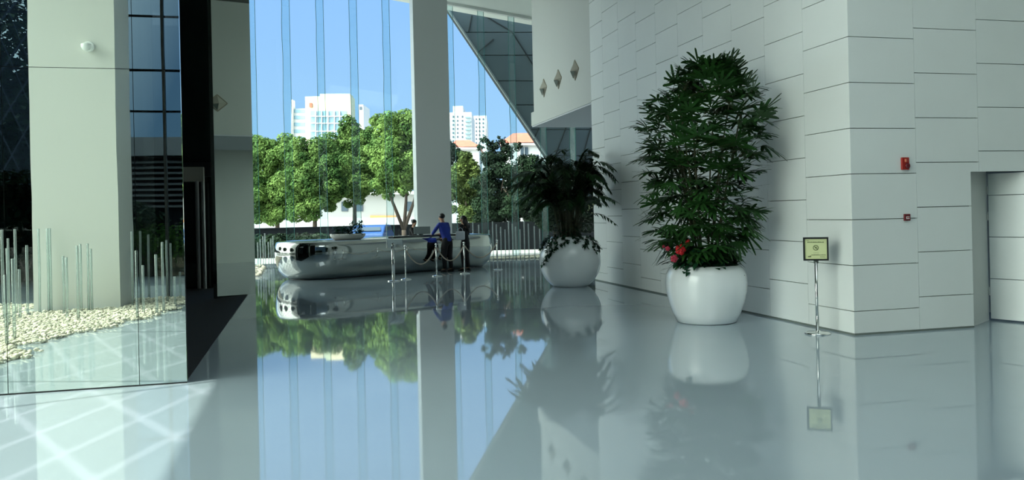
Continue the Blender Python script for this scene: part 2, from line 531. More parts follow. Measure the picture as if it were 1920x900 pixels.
# ------------------------------------------------------------------ glass side on the left, slanting panes and open gaps shaped to stripe the sunlit floor, with a solid head above
HZ = 8.84
SL = 0.64
def side_glass(y0, y1):
    b = MB()
    du = 1.75          # spacing of the two seam families along y
    gp = 0.06
    # coordinates s = y - z/SL , t = y + z/SL
    smin, smax = y0 - HZ / SL, y1
    n_s = int((smax - smin) / du) + 2
    n_t = int((y1 + HZ / SL - y0) / du) + 2
    for i in range(n_s):
        for j in range(n_t):
            s0, s1 = smin + i * du + gp, smin + (i + 1) * du - gp
            t0, t1 = y0 + j * du + gp, y0 + (j + 1) * du - gp
            poly = [((s + t) / 2, (t - s) / 2 * SL) for s, t in ((s0, t0), (s1, t0), (s1, t1), (s0, t1))]
            # clip to the opening
            def clip(pl, f, lim):
                out = []
                for k in range(len(pl)):
                    a, c_ = pl[k], pl[(k + 1) % len(pl)]
                    fa, fc = f(a) - lim, f(c_) - lim
                    if fa >= 0: out.append(a)
                    if (fa >= 0) != (fc >= 0):
                        r = fa / (fa - fc)
                        out.append((a[0] + (c_[0] - a[0]) * r, a[1] + (c_[1] - a[1]) * r))
                return out
            for f, lim in ((lambda p: p[0], y0), (lambda p: -p[0], -y1), (lambda p: p[1], 0.02), (lambda p: -p[1], -HZ)):
                if len(poly) > 2: poly = clip(poly, f, lim)
            if len(poly) < 3: continue
            area = abs(sum(poly[k][0] * poly[(k + 1) % len(poly)][1] - poly[(k + 1) % len(poly)][0] * poly[k][1] for k in range(len(poly)))) / 2
            if area < 0.01: continue
            b.poly([(LX, p[0], p[1]) for p in poly])
    return b
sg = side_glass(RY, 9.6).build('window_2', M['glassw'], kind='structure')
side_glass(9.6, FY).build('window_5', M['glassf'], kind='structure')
MB().box(LX - 0.25, LX + 0.05, RY, FY, HZ, ceil_z(LX) + 0.1).build('wall_left', M['plaster'], kind='structure')
for k in range(9):
    y = RY + 0.4 + 4.0 * k
    if 9.0 < y < 22.2: continue
    MB().box(LX - 0.10, LX - 0.06, y, y + 0.05, 0, HZ).build('mullion', M['chrome'], sg)

# ------------------------------------------------------------------ glass behind the viewer
rg = MB().box(LX, -1.3, RY - 0.03, RY, 0, 10.6).build('window_3', M['glassr'], kind='structure')
MB().box(-1.3, 14, RY - 0.03, RY, 0, 10.2).build('window_4', M['glassb'], kind='structure')
for k in range(17):
    x = -6.4 + 1.17 * k
    MB().box(x - 0.03, x + 0.03, RY, RY + 0.12, 0, ceil_z(x) - 0.01).build('mullion', M['black'], rg)
for z in (3.1, 4.1, 5.0, 6.2, 8.2):
    MB().box(LX, 6.0, RY - 0.08, RY - 0.04, z, z + 0.045).build('transom', M['black'], rg)
MB().box(13.9, 14.1, RY, CY, 0, ceil_z(14.1)).build('wall_side', M['plaster'], kind='structure')

# ================================================================== left: mirror-clad entrance
PX, QY = -1.197, 9.265
ves = empty('entrance_vestibule', (PX, QY, 0), 'mirror-clad entrance box with a dark opening at the left of the lobby', 'entrance')
def vpart(b, name, m, **k):
    o = b.build(name, m, ves, **k)
    o.location = (-PX, -QY, 0)
    return o
seams = [-6.4, -3.6, -2.39, PX]
seams[1] = -3.615
zs = [0.012, 3.27, 6.6, 9.9]
xs = [-6.4, -4.80, -3.62, -2.43, -1.68 + 0.0, PX]
# seams seen in the photo at 15 px and 262 px on the floor line
s1 = fl(15, 741).x; s2 = fl(262, 724).x
xs = [-6.4, s1 - (s2 - s1), s1, s2, PX]
for xa, xb in zip(xs, xs[1:]):
    for za, zb in zip(zs, zs[1:]):
        vpart(MB().box(xa + .003, xb - .003, QY, QY + 0.03, za + .003, min(zb, ceil_z(xb) - .01) - .003), 'mirror_panel', M['mirror'])
vpart(MB().box(-6.4, PX - 0.01, QY + 0.032, QY + 0.12, 0, ceil_z(PX) - 0.02), 'backing_wall', M['black'])
vpart(MB().box(-6.42, PX, QY - 0.004, QY + 0.03, 0, 0.012), 'bottom_rail', M['black'])
vpart(MB().box(-6.4, -6.3, QY + 0.12, 22, 0, ceil_z(-6.3) - 0.02), 'outer_wall', M['blackglass'])
vpart(MB().box(-6.3, -1.9, 22.0, 22.1, 0, ceil_z(-1.9) - 0.02), 'end_wall', M['blackglass'])
# angled dark mirror pier at the far side of the opening
A = Vector((-1.78, 18.73, 0)); B = Vector((-1.05, 19.70, 0))
t_ = (B - A).normalized(); n_ = Vector((t_.y, -t_.x, 0))
vpart(MB().prism([A, B, B - n_ * 0.10, A - n_ * 0.10], (0, 0, ceil_z(-1.0) - 0.02)), 'mirror_pier', M['darkmirror'])
# dark glass screen and the two long door pulls
for xa in (-4.3, -3.1):
    vpart(MB().box(xa, xa + 0.05, 20.6, 21.9, 0.02, 8.6), 'door_screen', M['blackglass'])
def tubeat(px, y0, y1, D, r, m, name):
    a = at(px, y0, D); b_ = at(px + (y1 - y0) * ROLL, y1, D)
    return vpart(MB().tube([a, ((a + b_) / 2), b_], r, 12), name, m)
tubeat(369, 340, 541, 20.3, 0.045, M['tubing'], 'door_pull')
tubeat(380, 340, 541, 20.3, 0.045, M['tubing'], 'door_pull')
p0 = at(366, 327, 20.35)
vpart(MB().box(p0.x - 0.27, p0.x + 0.20, p0.y - 0.05, p0.y + 0.15, p0.z - 0.18, p0.z + 0.18), 'door_closer_box', M['cream'], bevel=0.01)
vpart(MB().box(p0.x - 1.5, p0.x + 1.0, p0.y + 0.16, p0.y + 0.3, p0.z - 0.05, p0.z + 0.3), 'door_head', M['black'])
mt = MB().box(-6.2, PX - 0.02, QY + 0.13, 21.9, 0.001, 0.012).build('entrance_mat', M['mat'])
tag(mt, 'black ribbed mat on the floor inside the mirrored entrance opening', 'mat')

# ------------------------------------------------------------------ columns
cb = MB()
x0, x1 = -4.99, -3.47
cb.box(x0, x1, -0.5, 0.91, 0, ceil_z(x1) - 0.02)
o = cb.build('column', M['column'])
tag(o, 'wide cream white column standing in white pebbles, seen mirrored at the left', 'column')
cm = empty('security_camera', (-3.93, 0.91, 5.1), 'small white dome camera on the cream column', 'camera')
MB().lathe([(0.10, 0), (0.105, 0.03), (0.09, 0.05)], 24).build('mount_plate', M['white'], cm).rotation_euler = (-math.pi / 2, 0, 0)
MB().box(-0.03, 0.03, 0.04, 0.20, -0.03, 0.03).build('arm', M['white'], cm)
o = MB().lathe([(0.02, -0.10), (0.07, -0.07), (0.09, -0.02), (0.09, 0.03), (0.03, 0.05)], 24, c=(0, 0.22, -0.02)).build('dome', M['white'], cm, smooth=True)
pl = MB().box(3.84, 5.05, 28.5, 29.3, 0, ceil_z(5.05) - 0.01).build('pillar', M['pillar'], bevel=0.02)
tag(pl, 'tall plain grey-white pillar behind the reception desk', 'pillar')

# ================================================================== potted plants
def frames(z, r, n):
    pass

def fan_leaf(V, Fc, base, direction, size, rng, nb=8, droop=0.25):
    """one palmate leaf: nb narrow blades spreading from a point"""
    d = Vector(direction).normalized()
    side = d.cross(Vector((0, 0, 1)))
    if side.length < 0.1: side = Vector((1, 0, 0))
    side.normalize()
    up = side.cross(d).normalized()
    for k in range(nb):
        a = (k / (nb - 1) - 0.5) * math.radians(rng.uniform(150, 215))
        bd = (d * math.cos(a) + side * math.sin(a) + up * rng.uniform(-0.05, 0.12)).normalized()
        L = size * (1 - 0.25 * abs(a) / 1.8) * rng.uniform(0.85, 1.1)
        w = size * rng.uniform(0.06, 0.085)
        wd = bd.cross(up).normalized()
        pts = []
        for s, ww in ((0.04, 0.35), (0.40, 1.0), (0.85, 0.9), (1.0, 0.40)):
            c_ = base + bd * (L * s) + Vector((0, 0, -droop * L * s * s))
            pts.append((c_ - wd * w * ww, c_ + wd * w * ww))
        i0 = len(V)
        for a_, b_ in pts: V.append(a_); V.append(b_)
        for j in range(3):
            Fc.append((i0 + 2 * j, i0 + 2 * j + 1, i0 + 2 * j + 3, i0 + 2 * j + 2))

def pot_profile(kind):
    if kind == 'tall':
        prof = [(0.40, 0.0), (0.44, 0.015), (0.50, 0.14), (0.555, 0.30), (0.594, 0.47), (0.604, 0.60), (0.590, 0.72), (0.55, 0.80), (0.50, 0.85),
                (0.475, 0.857), (0.455, 0.845), (0.45, 0.78), (0.45, 0.70)]
    else:
        prof = []
        R, H = 0.70, 1.14
        for i in range(15):
            t = i / 14
            a = math.radians(-56 + t * 108)
            prof.append((R * math.cos(a), 0.58 + 0.70 * math.sin(a)))
        prof = [(0.36, 0.0)] + [(r, max(0.004, z)) for r, z in prof] + [(0.41, 1.115), (0.385, 1.05), (0.38, 0.98)]
    return prof

# -- tall fan palm
rng = random.Random(7)
pc = Vector((5.86, 11.41, 0))
cx_, cy_ = XD(2.89, 12.5); pc = Vector((cx_, cy_, 0))
palm = empty('potted_fan_palm', pc, 'tall dense fan palm with red flowers at its foot in a white pot', 'potted plant')
MB().lathe(pot_profile('tall'), 64).build('pot', M['pot'], palm, smooth=True)
MB().lathe([(0.0001, 0.74), (0.44, 0.745), (0.448, 0.76), (0.2, 0.79), (0.0001, 0.80)], 32, caps=False).build('soil', M['soil'], palm)
def prof_r(z):
    T = [(0.95, .42), (1.25, .80), (1.5, .88), (1.9, .92), (2.2, .90), (2.45, 1.0), (2.75, 1.18), (3.1, 1.12), (3.4, .86), (3.65, .52), (3.9, .22)]
    for (a, ra), (b_, rb) in zip(T, T[1:]):
        if a <= z <= b_: return ra + (rb - ra) * (z - a) / (b_ - a)
    return 0.2
VX = Vector(XD(1, 0) + (0,)); VY = Vector(XD(0, 1) + (0,))
V, Fc, tips = [], [], []
canes = []
for i in range(13):
    a = rng.uniform(0, 2 * math.pi); r0 = rng.uniform(0.05, 0.36)
    b0 = Vector((math.cos(a) * r0, math.sin(a) * r0, 0.76))
    ht = rng.uniform(2.1, 3.5)
    rr = prof_r(ht) * 0.55
    tp = Vector((math.cos(a) * (r0 + rr * 0.7), math.sin(a) * (r0 + rr * 0.7), ht))
    canes.append((b0, tp))
    md = (b0 + tp) / 2 + Vector((rng.uniform(-.06, .06), rng.uniform(-.06, .06), 0)) - Vector((math.cos(a), math.sin(a), 0)) * 0.08
    pts = [b0 * (1 - t) ** 2 + md * 2 * t * (1 - t) + tp * t * t for t in [k / 8 for k in range(9)]]
    MB().tube(pts, 0.016, 7, 0.010).build('cane', M['cane'], palm, smooth=True)
pet = MB()
n_fans = 560
for i in range(n_fans):
    z = 1.0 + (3.90 - 1.0) * rng.random() ** 0.85
    R = prof_r(z)
    a = rng.uniform(0, 2 * math.pi)
    rad = R * (0.25 + 0.62 * math.sqrt(rng.random()))
    lean = VX * (0.10 * (z - 2.2) / 1.5)
    p = Vector((math.cos(a) * rad, math.sin(a) * rad, z)) + lean
    size = rng.uniform(0.24, 0.36)
    # stay clear of the wall behind
    lim = WX - pc.x - 0.05 - size * 0.85
    if p.x > lim: p.x = lim - rng.uniform(0, .1)
    out = Vector((math.cos(a), math.sin(a), 0)) * rng.uniform(.4, 1.0) + Vector((0, 0, rng.uniform(-0.35, 0.75) + (z - 2.6) * 0.3)) + Vector((rng.uniform(-.4, .4), rng.uniform(-.4, .4), 0))
    fan_leaf(V, Fc, p, out, size, rng, rng.choice((6, 7, 8, 9)), rng.uniform(.0, .38))
    if i % 3 == 0:
        b0, tp = min(canes, key=lambda c_: (c_[1] - p).length)
        f = min(0.98, max(0.15, (z - 0.2 - b0.z) / (tp.z - b0.z)))
        root = b0 + (tp - b0) * f
        pet.tube([root, (root + p) / 2 + Vector((0, 0, 0.03)), p], 0.005, 4, 0.003)
mesh_np('foliage', V, Fc, M['rhapis'], palm)
pet.build('leaf_stalks', M['cane'], palm)

def leaf_blade(V, Fc, p, d, L, w, up=Vector((0, 0, 1)), curl=0.3):
    d = d.normalized()
    s = d.cross(up)
    if s.length < .1: s = Vector((1, 0, 0))
    s.normalize()
    i0 = len(V)
    for t, ww in ((0, .15), (.3, 1), (.65, .8), (1, .05)):
        c_ = p + d * L * t - up * (curl * L * t * t)
        V.append(c_ - s * w * ww); V.append(c_ + s * w * ww)
    for j in range(3):
        Fc.append((i0 + 2 * j, i0 + 2 * j + 1, i0 + 2 * j + 3, i0 + 2 * j + 2))

# underplanting round the rim, fuller on the left
V, Fc = [], []
for i in range(420):
    a = rng.uniform(0, 2 * math.pi)
    dr = Vector((math.cos(a), math.sin(a), 0))
    leftness = max(0, -dr.dot(VX))
    r0 = rng.uniform(0.22, 0.45)
    p = dr * r0 + Vector((0, 0, 0.80 + rng.uniform(0, 0.24 + 0.22 * leftness)))
    if leftness > .4: p += dr * rng.uniform(0, 0.16)
    leaf_blade(V, Fc, p, dr + Vector((rng.uniform(-.5, .5), rng.uniform(-.5, .5), rng.uniform(-.5, .6))), rng.uniform(.12, .19), rng.uniform(.03, .055))
mesh_np('ground_cover', V, Fc, M['ivy'], palm)
def bloom(px, py, D, r, m):
    c_ = at(px, py, D) - pc
    b = MB()
    for k in range(5):
        a = 2 * math.pi * k / 5
        cc = c_ + VX * math.cos(a) * r * .5 + Vector((0, 0, math.sin(a) * r * .5))
        b.ball(cc, r * .55, 1, .6, 1, 1)
    b.ball(c_ - VY * r * .4, r * .3, 1, 1, 1, 1)
    b.build('flower', m, palm, smooth=True)
bloom(1276, 468, 12.02, 0.085, M['flower'])
bloom(1264, 485, 11.98, 0.060, M['pink'])
bloom(1290, 455, 12.0, 0.050, M['flower'])
bloom(1252, 466, 12.0, 0.040, M['pink'])
bloom(1244, 462, 12.1, 0.025, M['pink'])

# -- round pot with the feathery palm
rng = random.Random(21)
cx_, cy_ = XD(1.30, 19.0); ac = Vector((cx_, cy_, 0))
areca = empty('potted_feather_palm', ac, 'dark feathery palm with trailing ivy in a round white pot', 'potted plant')
MB().lathe(pot_profile('round'), 64).build('pot', M['pot'], areca, smooth=True)
MB().lathe([(0.0001, 1.02), (0.375, 1.03)], 32, caps=False).build('soil', M['soil'], areca)
V, Fc = [], []
stems = MB()
def frond(p0, az, L, rise, rng, drop=1.0, nleaf=26, ll=0.36):
    dr = Vector((math.cos(az), math.sin(az), 0))
    if dr.x > 0.05: L = min(L, (WX - ac.x - .18 - p0.x) / (.72 * dr.x))
    pts = []
    for i in range(13):
        t = i / 12
        pts.append(p0 + dr * (L * (0.10 * t + 0.62 * t * t)) + Vector((0, 0, rise * (1.55 * t - 0.9 * drop * t ** 3.2))))
    lim = WX - ac.x - 0.04
    for p in pts:
        if p.x > lim - .12: p.x = lim - .12
    stems.tube(pts, 0.011, 5, 0.003)
    sd_ = Vector((-dr.y, dr.x, 0))
    for k in range(nleaf):
        t = 0.42 + 0.58 * k / (nleaf - 1)
        f = t * 12; i = min(11, int(f)); fr = f - i
        c_ = pts[i].lerp(pts[i + 1], fr)
        tan = (pts[i + 1] - pts[i]).normalized()
        for s in (-1, 1):
            d = (sd_ * s * 0.85 + tan * 0.75 + Vector((0, 0, -0.10 + rng.uniform(-.15, .15)))).normalized()
            l_ = ll * (1.0 - 0.55 * abs(t - 0.65) / 0.35) * rng.uniform(.85, 1.1)
            if c_.x + d.x * l_ > lim: continue
            leaf_blade(V, Fc, c_, d, l_, 0.016 + 0.007 * rng.random(), curl=0.22)
for i in range(85):
    az = rng.uniform(0, 2 * math.pi)
    r0 = rng.uniform(0.02, 0.28)
    p0 = Vector((math.cos(az) * r0, math.sin(az) * r0, 1.02))
    rise = rng.uniform(1.1, 2.25)
    frond(p0, az + rng.uniform(-.4, .4), rng.uniform(.5, 1.7), rise / 1.0, rng, rng.uniform(.6, 1.1))
# the low frond that reaches out to the right across the wall, and long ones to the left
azr = math.atan2(VX.y, VX.x)
frond(Vector((0.2, 0, 1.1)), azr - .5, 1.45, 0.75, rng, 1.25, 12, .26)
frond(Vector((0.1, 0, 1.1)), azr - .2, 1.5, 1.9, rng, 1.1)
frond(Vector((0.1, 0, 1.1)), azr - .6, 1.5, 2.0, rng, 1.0)
frond(Vector((-.1, 0, 1.1)), azr + math.pi, 1.9, 1.6, rng, 1.0)
frond(Vector((-.1, 0, 1.1)), azr + math.pi + .3, 1.9, 1.9, rng, 1.0)
frond(Vector((-.1, 0, 1.1)), azr + math.pi - .5, 1.7, 1.3, rng, 1.0)
frond(Vector((0, 0, 1.1)), azr + 2.6, .6, 1.95, rng, .7)
frond(Vector((0, 0, 1.1)), azr + 1.0, .8, 2.0, rng, .8)
mesh_np('fronds', V, Fc, M['areca'], areca)
stems.build('stems', M['cane'], areca)
# bushy low growth and trailing ivy
V, Fc = [], []
vines = MB()
for i in range(420):
    a = rng.uniform(0, 2 * math.pi); dr = Vector((math.cos(a), math.sin(a), 0))
    p = dr * rng.uniform(0.05, 0.40) + Vector((0, 0, 1.06 + rng.uniform(0, .55) * rng.random()))
    leaf_blade(V, Fc, p, dr + Vector((rng.uniform(-.6, .6), rng.uniform(-.6, .6), rng.uniform(-.4, .8))), rng.uniform(.07, .14), rng.uniform(.02, .035))
def potR(z):
    return math.sqrt(max(0.02, 0.70 ** 2 - (z - 0.58) ** 2))
for a, ln in ((azr + math.pi + .62, .62), (azr + math.pi + .95, .34), (azr + math.pi + .78, .5), (azr - 1.0, .24), (azr - .6, .34), (azr - .15, .30), (azr + math.pi + .2, .28), (azr - 1.35, .14), (azr+math.pi+1.3,.18), (azr+math.pi, .2)):
    pts = []
    for k in range(12):
        t = k / 11
        z = 1.14 - ln * t
        rr = potR(z) + 0.03 if z < 1.10 else 0.42 + 0.03
        aa = a + 0.10 * math.sin(t * 7 + a)
        pts.append(Vector((math.cos(aa) * rr, math.sin(aa) * rr, z)))
    vines.tube(pts, 0.006, 5)
    for p in pts:
        for _ in range(5):
            leaf_blade(V, Fc, p + Vector((rng.uniform(-.03, .03), rng.uniform(-.03, .03), rng.uniform(-.02, .03))),
                       Vector((p.x, p.y, 0)).normalized() * .7 + Vector((rng.uniform(-1, 1), rng.uniform(-1, 1), rng.uniform(-.8, .6))), rng.uniform(.05, .09), rng.uniform(.018, .03))
mesh_np('trailing_ivy', V, Fc, M['ivy'], areca)
vines.build('vines', M['cane'], areca)
for k in range(9):
    MB().ball(at(1107 + rng.uniform(-5, 6), 392 + rng.uniform(-12, 14), 18.8) - ac, 0.02, sub=1).build('bud', M['paper'], areca)

# ================================================================== right: sign stand, wall devices, wall lights
sp = fl(1533, 626)
ss = empty('sign_stand', (sp.x, sp.y, 0), 'chrome sign stand with a framed pale yellow notice by the wall corner', 'sign', rz=-YAW - 0.30)
MB().lathe([(0.165, 0.0), (0.168, 0.012), (0.150, 0.022), (0.05, 0.032), (0.028, 0.045)], 48).build('base', M['chrome'], ss, smooth=True, bevel=0)
MB().tube([(0, 0, 0.03), (0, 0, 0.96)], 0.021, 20).build('pole', M['chrome'], ss, smooth=True)
MB().box(-0.03, 0.03, -0.012, 0.012, 0.94, 0.985).build('bracket', M['chrome'], ss)
fr_ = MB()
w, z0, z1 = 0.158, 0.975, 1.285
fr_.box(-w, w, -0.004, 0.03, z0, z1)
fr_.box(-w, w, -0.022, -0.004, z0, z0 + .022); fr_.box(-w, w, -0.022, -0.004, z1 - .022, z1)
fr_.box(-w, -w + .02, -0.022, -0.004, z0 + .022, z1 - .022); fr_.box(w - .02, w, -0.022, -0.004, z0 + .022, z1 - .022)
f_ = fr_.build('sign_frame', M['black'], ss)
nb_ = MB().box(-w + .02, w - .02, -0.0075, -0.004, z0 + .022, z1 - .022).build('notice', M['paper'], f_)
def seg(mb, x0, x1, z, h, y=-0.0085): mb.box(x0, x1, y - 0.0006, y + 0.0006, z, z + h)
rr_ = random.Random(3)
def text_line(x0, x1, z, h, lo, hi, slope=0.0):
    tx = MB(); x = x0
    tx.box(x0, x1, -0.0082, -0.0079, z + h * .35, z + h * .6)
    while x < x1:
        wd = rr_.uniform(lo, hi); seg(tx, x, x + wd, z + slope * (x - x0), h + rr_.uniform(-.2, .2) * h); x += wd + .004
    tx.build('text_line', M['ink'], f_)
text_line(-.105, .10, 1.213, .011, .008, .018)
text_line(-.06, .11, 1.045, .009, .008, .016)
text_line(.05, .11, 1.020, .006, .006, .012)
text_line(-.115, -.085, 1.238, .005, .004, .008)
text_line(-.03, .03, 1.075, .004, .004, .008)
text_line(-.10, -.065, 1.020, .018, .006, .012)
sy = MB()   # round symbol: ring with slash and small mark
for k in range(28):
    a0, a1 = 2 * math.pi * k / 28, 2 * math.pi * (k + 1) / 28
    P_ = [(math.cos(a) * r, -0.0095, 1.145 + math.sin(a) * r) for a, r in ((a0, .027), (a1, .027), (a1, .036), (a0, .036))]
    sy.prism(P_, (0, 0.001, 0))
sy.prism([(-.024, -.0095, 1.165), (-.018, -.0095, 1.170), (.024, -.0095, 1.125), (.018, -.0095, 1.120)], (0, .001, 0))
sy.box(-.012, .014, -.0096, -.0085, 1.138, 1.150); sy.box(.004, .010, -.0096, -.0085, 1.150, 1.162)
sy.build('symbol', M['ink'], f_)

def wall_dev(px, py, name, w, h, label, cat):
    # on the face y = CY
    a, b_ = ab(px, py)
    s = 0.0
    for _ in range(30):
        x, y = WX + s, CY
        D = x * GY + y * GX; xx = x * GX - y * GY
        s += (a / F_PX - xx / D) * D
    D = (WX + s) * GY + CY * GX
    return empty(name, (WX + s, CY, EYE - b_ / F_PX * D), label, cat)
fa = wall_dev(1695, 307, 'fire_alarm', .11, .17, 'red fire alarm sounder, the larger upper device on the right wall', 'fire alarm')
MB().box(-.056, .056, -.035, 0, -.082, .082).build('housing', M['red'], fa, bevel=.008)
MB().lathe([(.036, 0), (.036, .014), (.02, .022)], 24, c=(.012, 0, 0)).build('sounder', M['darkred'], fa, smooth=True)
o = [x for x in bpy.data.objects if x.parent == fa and x.name.startswith('sounder')][0]
o.rotation_euler = (math.pi / 2, 0, 0); o.location = (0.01, -.034, -.03)
MB().box(-.02, .008, -.045, -.035, .02, .06).build('beacon', mat('orange_lens', (0.75, .25, .15), .2), fa, bevel=.004)
fp = wall_dev(1699, 407.5, 'fire_call_point', .09, .09, 'small dark red square call point below the fire alarm', 'call point')
MB().box(-.045, .045, -.03, 0, -.045, .045).build('housing', M['darkred'], fp, bevel=.006)
MB().box(-.024, .024, -.034, -.03, -.022, .012).build('press_plate', M['white'], fp)
b = MB(); b.box(-.018, -.004, -.0355, -.034, -.012, .004); b.box(.004, .018, -.0355, -.034, -.012, .006)
b.build('press_mark', M['red'], fp)

for k, (px, py, q_, z_) in enumerate(((1020, 165, 23.37, 5.33), (1047, 149, 21.95, 5.36), (1078, 132, 20.5, 5.36))):
    lab = ('farthest diamond-shaped wall light on the white overhang, nearest the glass front', 'middle diamond-shaped wall light on the white overhang',
           'nearest diamond-shaped wall light on the white overhang, closest to the tiled wall')[k]
    wl_ = empty('wall_light', (WX, q_, z_), lab, 'wall light', 'diamond wall lights on the overhang')
    b = MB()
    h, w_, dp = .26, .30, .13
    top, bot, lft, rgt, tipp = (0, 0, h), (0, 0, -h), (0, -w_, 0), (0, w_, 0), (-dp, 0.02, -.02)
    b.poly([top, lft, tipp]); b.poly([lft, bot, tipp]); b.poly([bot, rgt, tipp]); b.poly([rgt, top, tipp]); b.poly([top, rgt, bot, lft])
    b.build('shade', M['cream'], wl_)
    b = MB()
    for a1, a2 in ((top, lft), (lft, bot), (bot, rgt), (rgt, top)):
        b.tube([a1, a2], 0.018, 5)
    b.build('rim', mat('bronze_rim', (.30, .27, .2), .4), wl_)
    b = MB().poly([(-.062, -.02, -.23), (-.135, .015, -.025), (-.07, -.17, -.05)]); b.build('dark_facet', M['joint'], wl_)  # dark triangle on one lower facet

# ================================================================== reception desk
c1 = Vector(XD(-5.50, 23.40) + (0,)); c2 = Vector(XD(-1.82, 26.75) + (0,))
dc = (c1 + c2) / 2
ax = (c2 - c1).normalized(); ay = Vector((-ax.y, ax.x, 0)); half = (c2 - c1).length / 2
ang = math.atan2(ax.y, ax.x)
desk = empty('reception_desk', dc, 'long rounded polished steel reception desk', 'desk', rz=ang)
def capsule(R, n=28):
    pts = []
    for i in range(n + 1):
        a = -math.pi / 2 + math.pi * i / n
        pts.append((half + R * math.cos(a), R * math.sin(a)))
    for i in range(n + 1):
        a = math.pi / 2 + math.pi * i / n
        pts.append((-half + R * math.cos(a), R * math.sin(a)))
    return pts
bm_ = MB()
prof = [(0.74, 0.0), (0.84, 0.03), (0.95, 0.10), (1.05, 0.22), (1.11, 0.38), (1.145, 0.55), (1.155, 0.72), (1.15, 0.88), (1.12, 1.00), (1.085, 1.04), (1.05, 1.045), (0.97, 1.02)]
rings = [[bm_.bm.verts.new((x, y, z)) for x, y in capsule(R)] for R, z in prof]
for a, b_ in zip(rings, rings[1:]):
    n = len(a)
    for i in range(n): bm_.bm.faces.new((a[i], a[(i + 1) % n], b_[(i + 1) % n], b_[i]))
bm_.bm.faces.new(rings[0][::-1])
bm_.build('body', M['steel'], desk, smooth=True)
t_b = MB(); t_b.prism([(x, y, 1.01) for x, y in capsule(0.985)], (0, 0, 0.02)); t_b.build('worktop', M['desktop'], desk)
t_b = MB(); t_b.prism([(x, y, -0.0) for x, y in capsule(0.76)], (0, 0, 0.012)); t_b.build('plinth', M['black'], desk)
# raised service ledge in dark stone in the middle
t_b = MB()
t_b.box(-0.6, 1.9, -1.02, -0.72, 1.03, 1.10); t_b.box(-0.5, 1.8, -0.94, -0.90, 1.03, 1.08)
t_b.build('service_ledge', M['desktop'], desk, bevel=.01)

# planter, monitor, cup on the desk
def ondesk(x, D):
    x_, y_ = XD(x, D); return Vector((x_, y_, 1.03))
pp = ondesk(-4.78, 24.15)
bw = empty('desk_planter', pp, 'low white oval planter with dark leafy plants on the reception desk', 'planter', rz=ang - .5)
MB().lathe([(.36, 0), (.43, .03), (.49, .09), (.51, .15), (.505, .17), (.48, .17), (.46, .12)], 40, sy=.55).build('bowl', M['white'], bw, smooth=True)
MB().lathe([(.0001, .12), (.465, .13)], 32, sy=.55, caps=False).build('soil', M['soil'], bw)
V, Fc = [], []
rng = random.Random(5)
for i in range(560):
    x = rng.uniform(-.4, .42); y = rng.uniform(-.18, .18)
    p = Vector((x, y, .14 + rng.uniform(0, .30) * (1.2 if x > .1 else .7)))
    leaf_blade(V, Fc, p, Vector((rng.uniform(-1, 1), rng.uniform(-1, 1), rng.uniform(-.1, 1.1))), rng.uniform(.07, .15), rng.uniform(.015, .035))
mesh_np('plants', V, Fc, M['ivy'], bw)
mp = ondesk(-2.86, 26.35)
mo = empty('computer_monitor', mp, 'grey computer monitor seen from behind on the reception desk', 'monitor', rz=-YAW + .15)
MB().box(-.26, .26, -.02, .02, .06, .30).build('screen', mat('grey_plastic', (.22, .27, .28), .4), mo, bevel=.008)
MB().box(-.03, .03, .02, .05, .0, .12).build('stand', M['black'], mo)
MB().box(-.11, .11, -.06, .12, 0, .012).build('foot', M['black'], mo)
mp = ondesk(-2.23, 25.65)
o = MB().lathe([(.028, 0), (.034, .002), (.038, .10), (.034, .10), (.028, .01)], 20).build('paper_cup', M['white'], None, smooth=True)
o.location = mp + Vector((0, 0, 0.0)); tag(o, 'small white cup on the reception desk between monitor and man', 'cup')
kp = ondesk(-2.7, 26.0)
o = MB().box(-.2, .2, -.07, .07, 0, .018).build('keyboard', M['black'], None, bevel=.004)
o.location = kp; o.rotation_euler = (0, 0, -.2); tag(o, 'black keyboard lying before the monitor on the reception desk', 'keyboard')

# ------------------------------------------------------------------ stanchions and ropes
def make_stanchion(loc, label):
    s = empty('rope_stanchion', loc, label, 'barrier post', 'rope barrier posts before the reception desk')
    MB().lathe([(.155, 0), (.16, .012), (.14, .024), (.04, .036), (.026, .05)], 36).build('base', M['chrome'], s, smooth=True)
    MB().tube([(0, 0, .03), (0, 0, .86)], .019, 16).build('post', M['chrome'], s, smooth=True)
    MB().lathe([(.018, 0), (.032, .01), (.034, .03), (.022, .05), (.008, .062)], 20, c=(0, 0, .85)).build('finial', M['chrome'], s, smooth=True)
    MB().lathe([(.026, 0), (.03, .006), (.03, .02), (.026, .026)], 20, c=(0, 0, .80)).build('hook_ring', M['chrome'], s, smooth=True)
    return s
spots = {}
st0 = None
for nm, px, py, lab in (('B', 761, 524, 'leftmost chrome rope post, just right of the small lobby sign'), ('C', 819, 518, 'chrome rope post in front of the man in the blue shirt'),
                        ('D', 871, 513, 'chrome rope post in front of the long-haired woman'), ('E', 933, 506, 'rightmost chrome rope post, beyond the end of the desk')):
    p = fl(px, py); spots[nm] = p
    if st0 is None:
        st0 = make_stanchion(p, lab)
    else:
        c_ = copy_tree(st0); c_.location = p; c_['label'] = lab
def rope(a, b_, sag, label):
    a = spots[a] + Vector((0, 0, .82)); b_ = spots[b_] + Vector((0, 0, .82))
    pts = []
    for i in range(19):
        t = i / 18
        p = a.lerp(b_, t); p.z -= sag * (1 - (2 * t - 1) ** 2); pts.append(p)
    e0 = (b_ - a).normalized() * 0.04
    r = MB().tube(pts, .017, 10).build('barrier_rope', M['rope'], None, smooth=True)
    tag(r, label, 'rope', 'sagging barrier ropes')
rope('B', 'C', .45, 'beige rope sagging between the two leftmost barrier posts')
rope('C', 'D', .42, 'beige rope sagging in front of the man in black trousers')
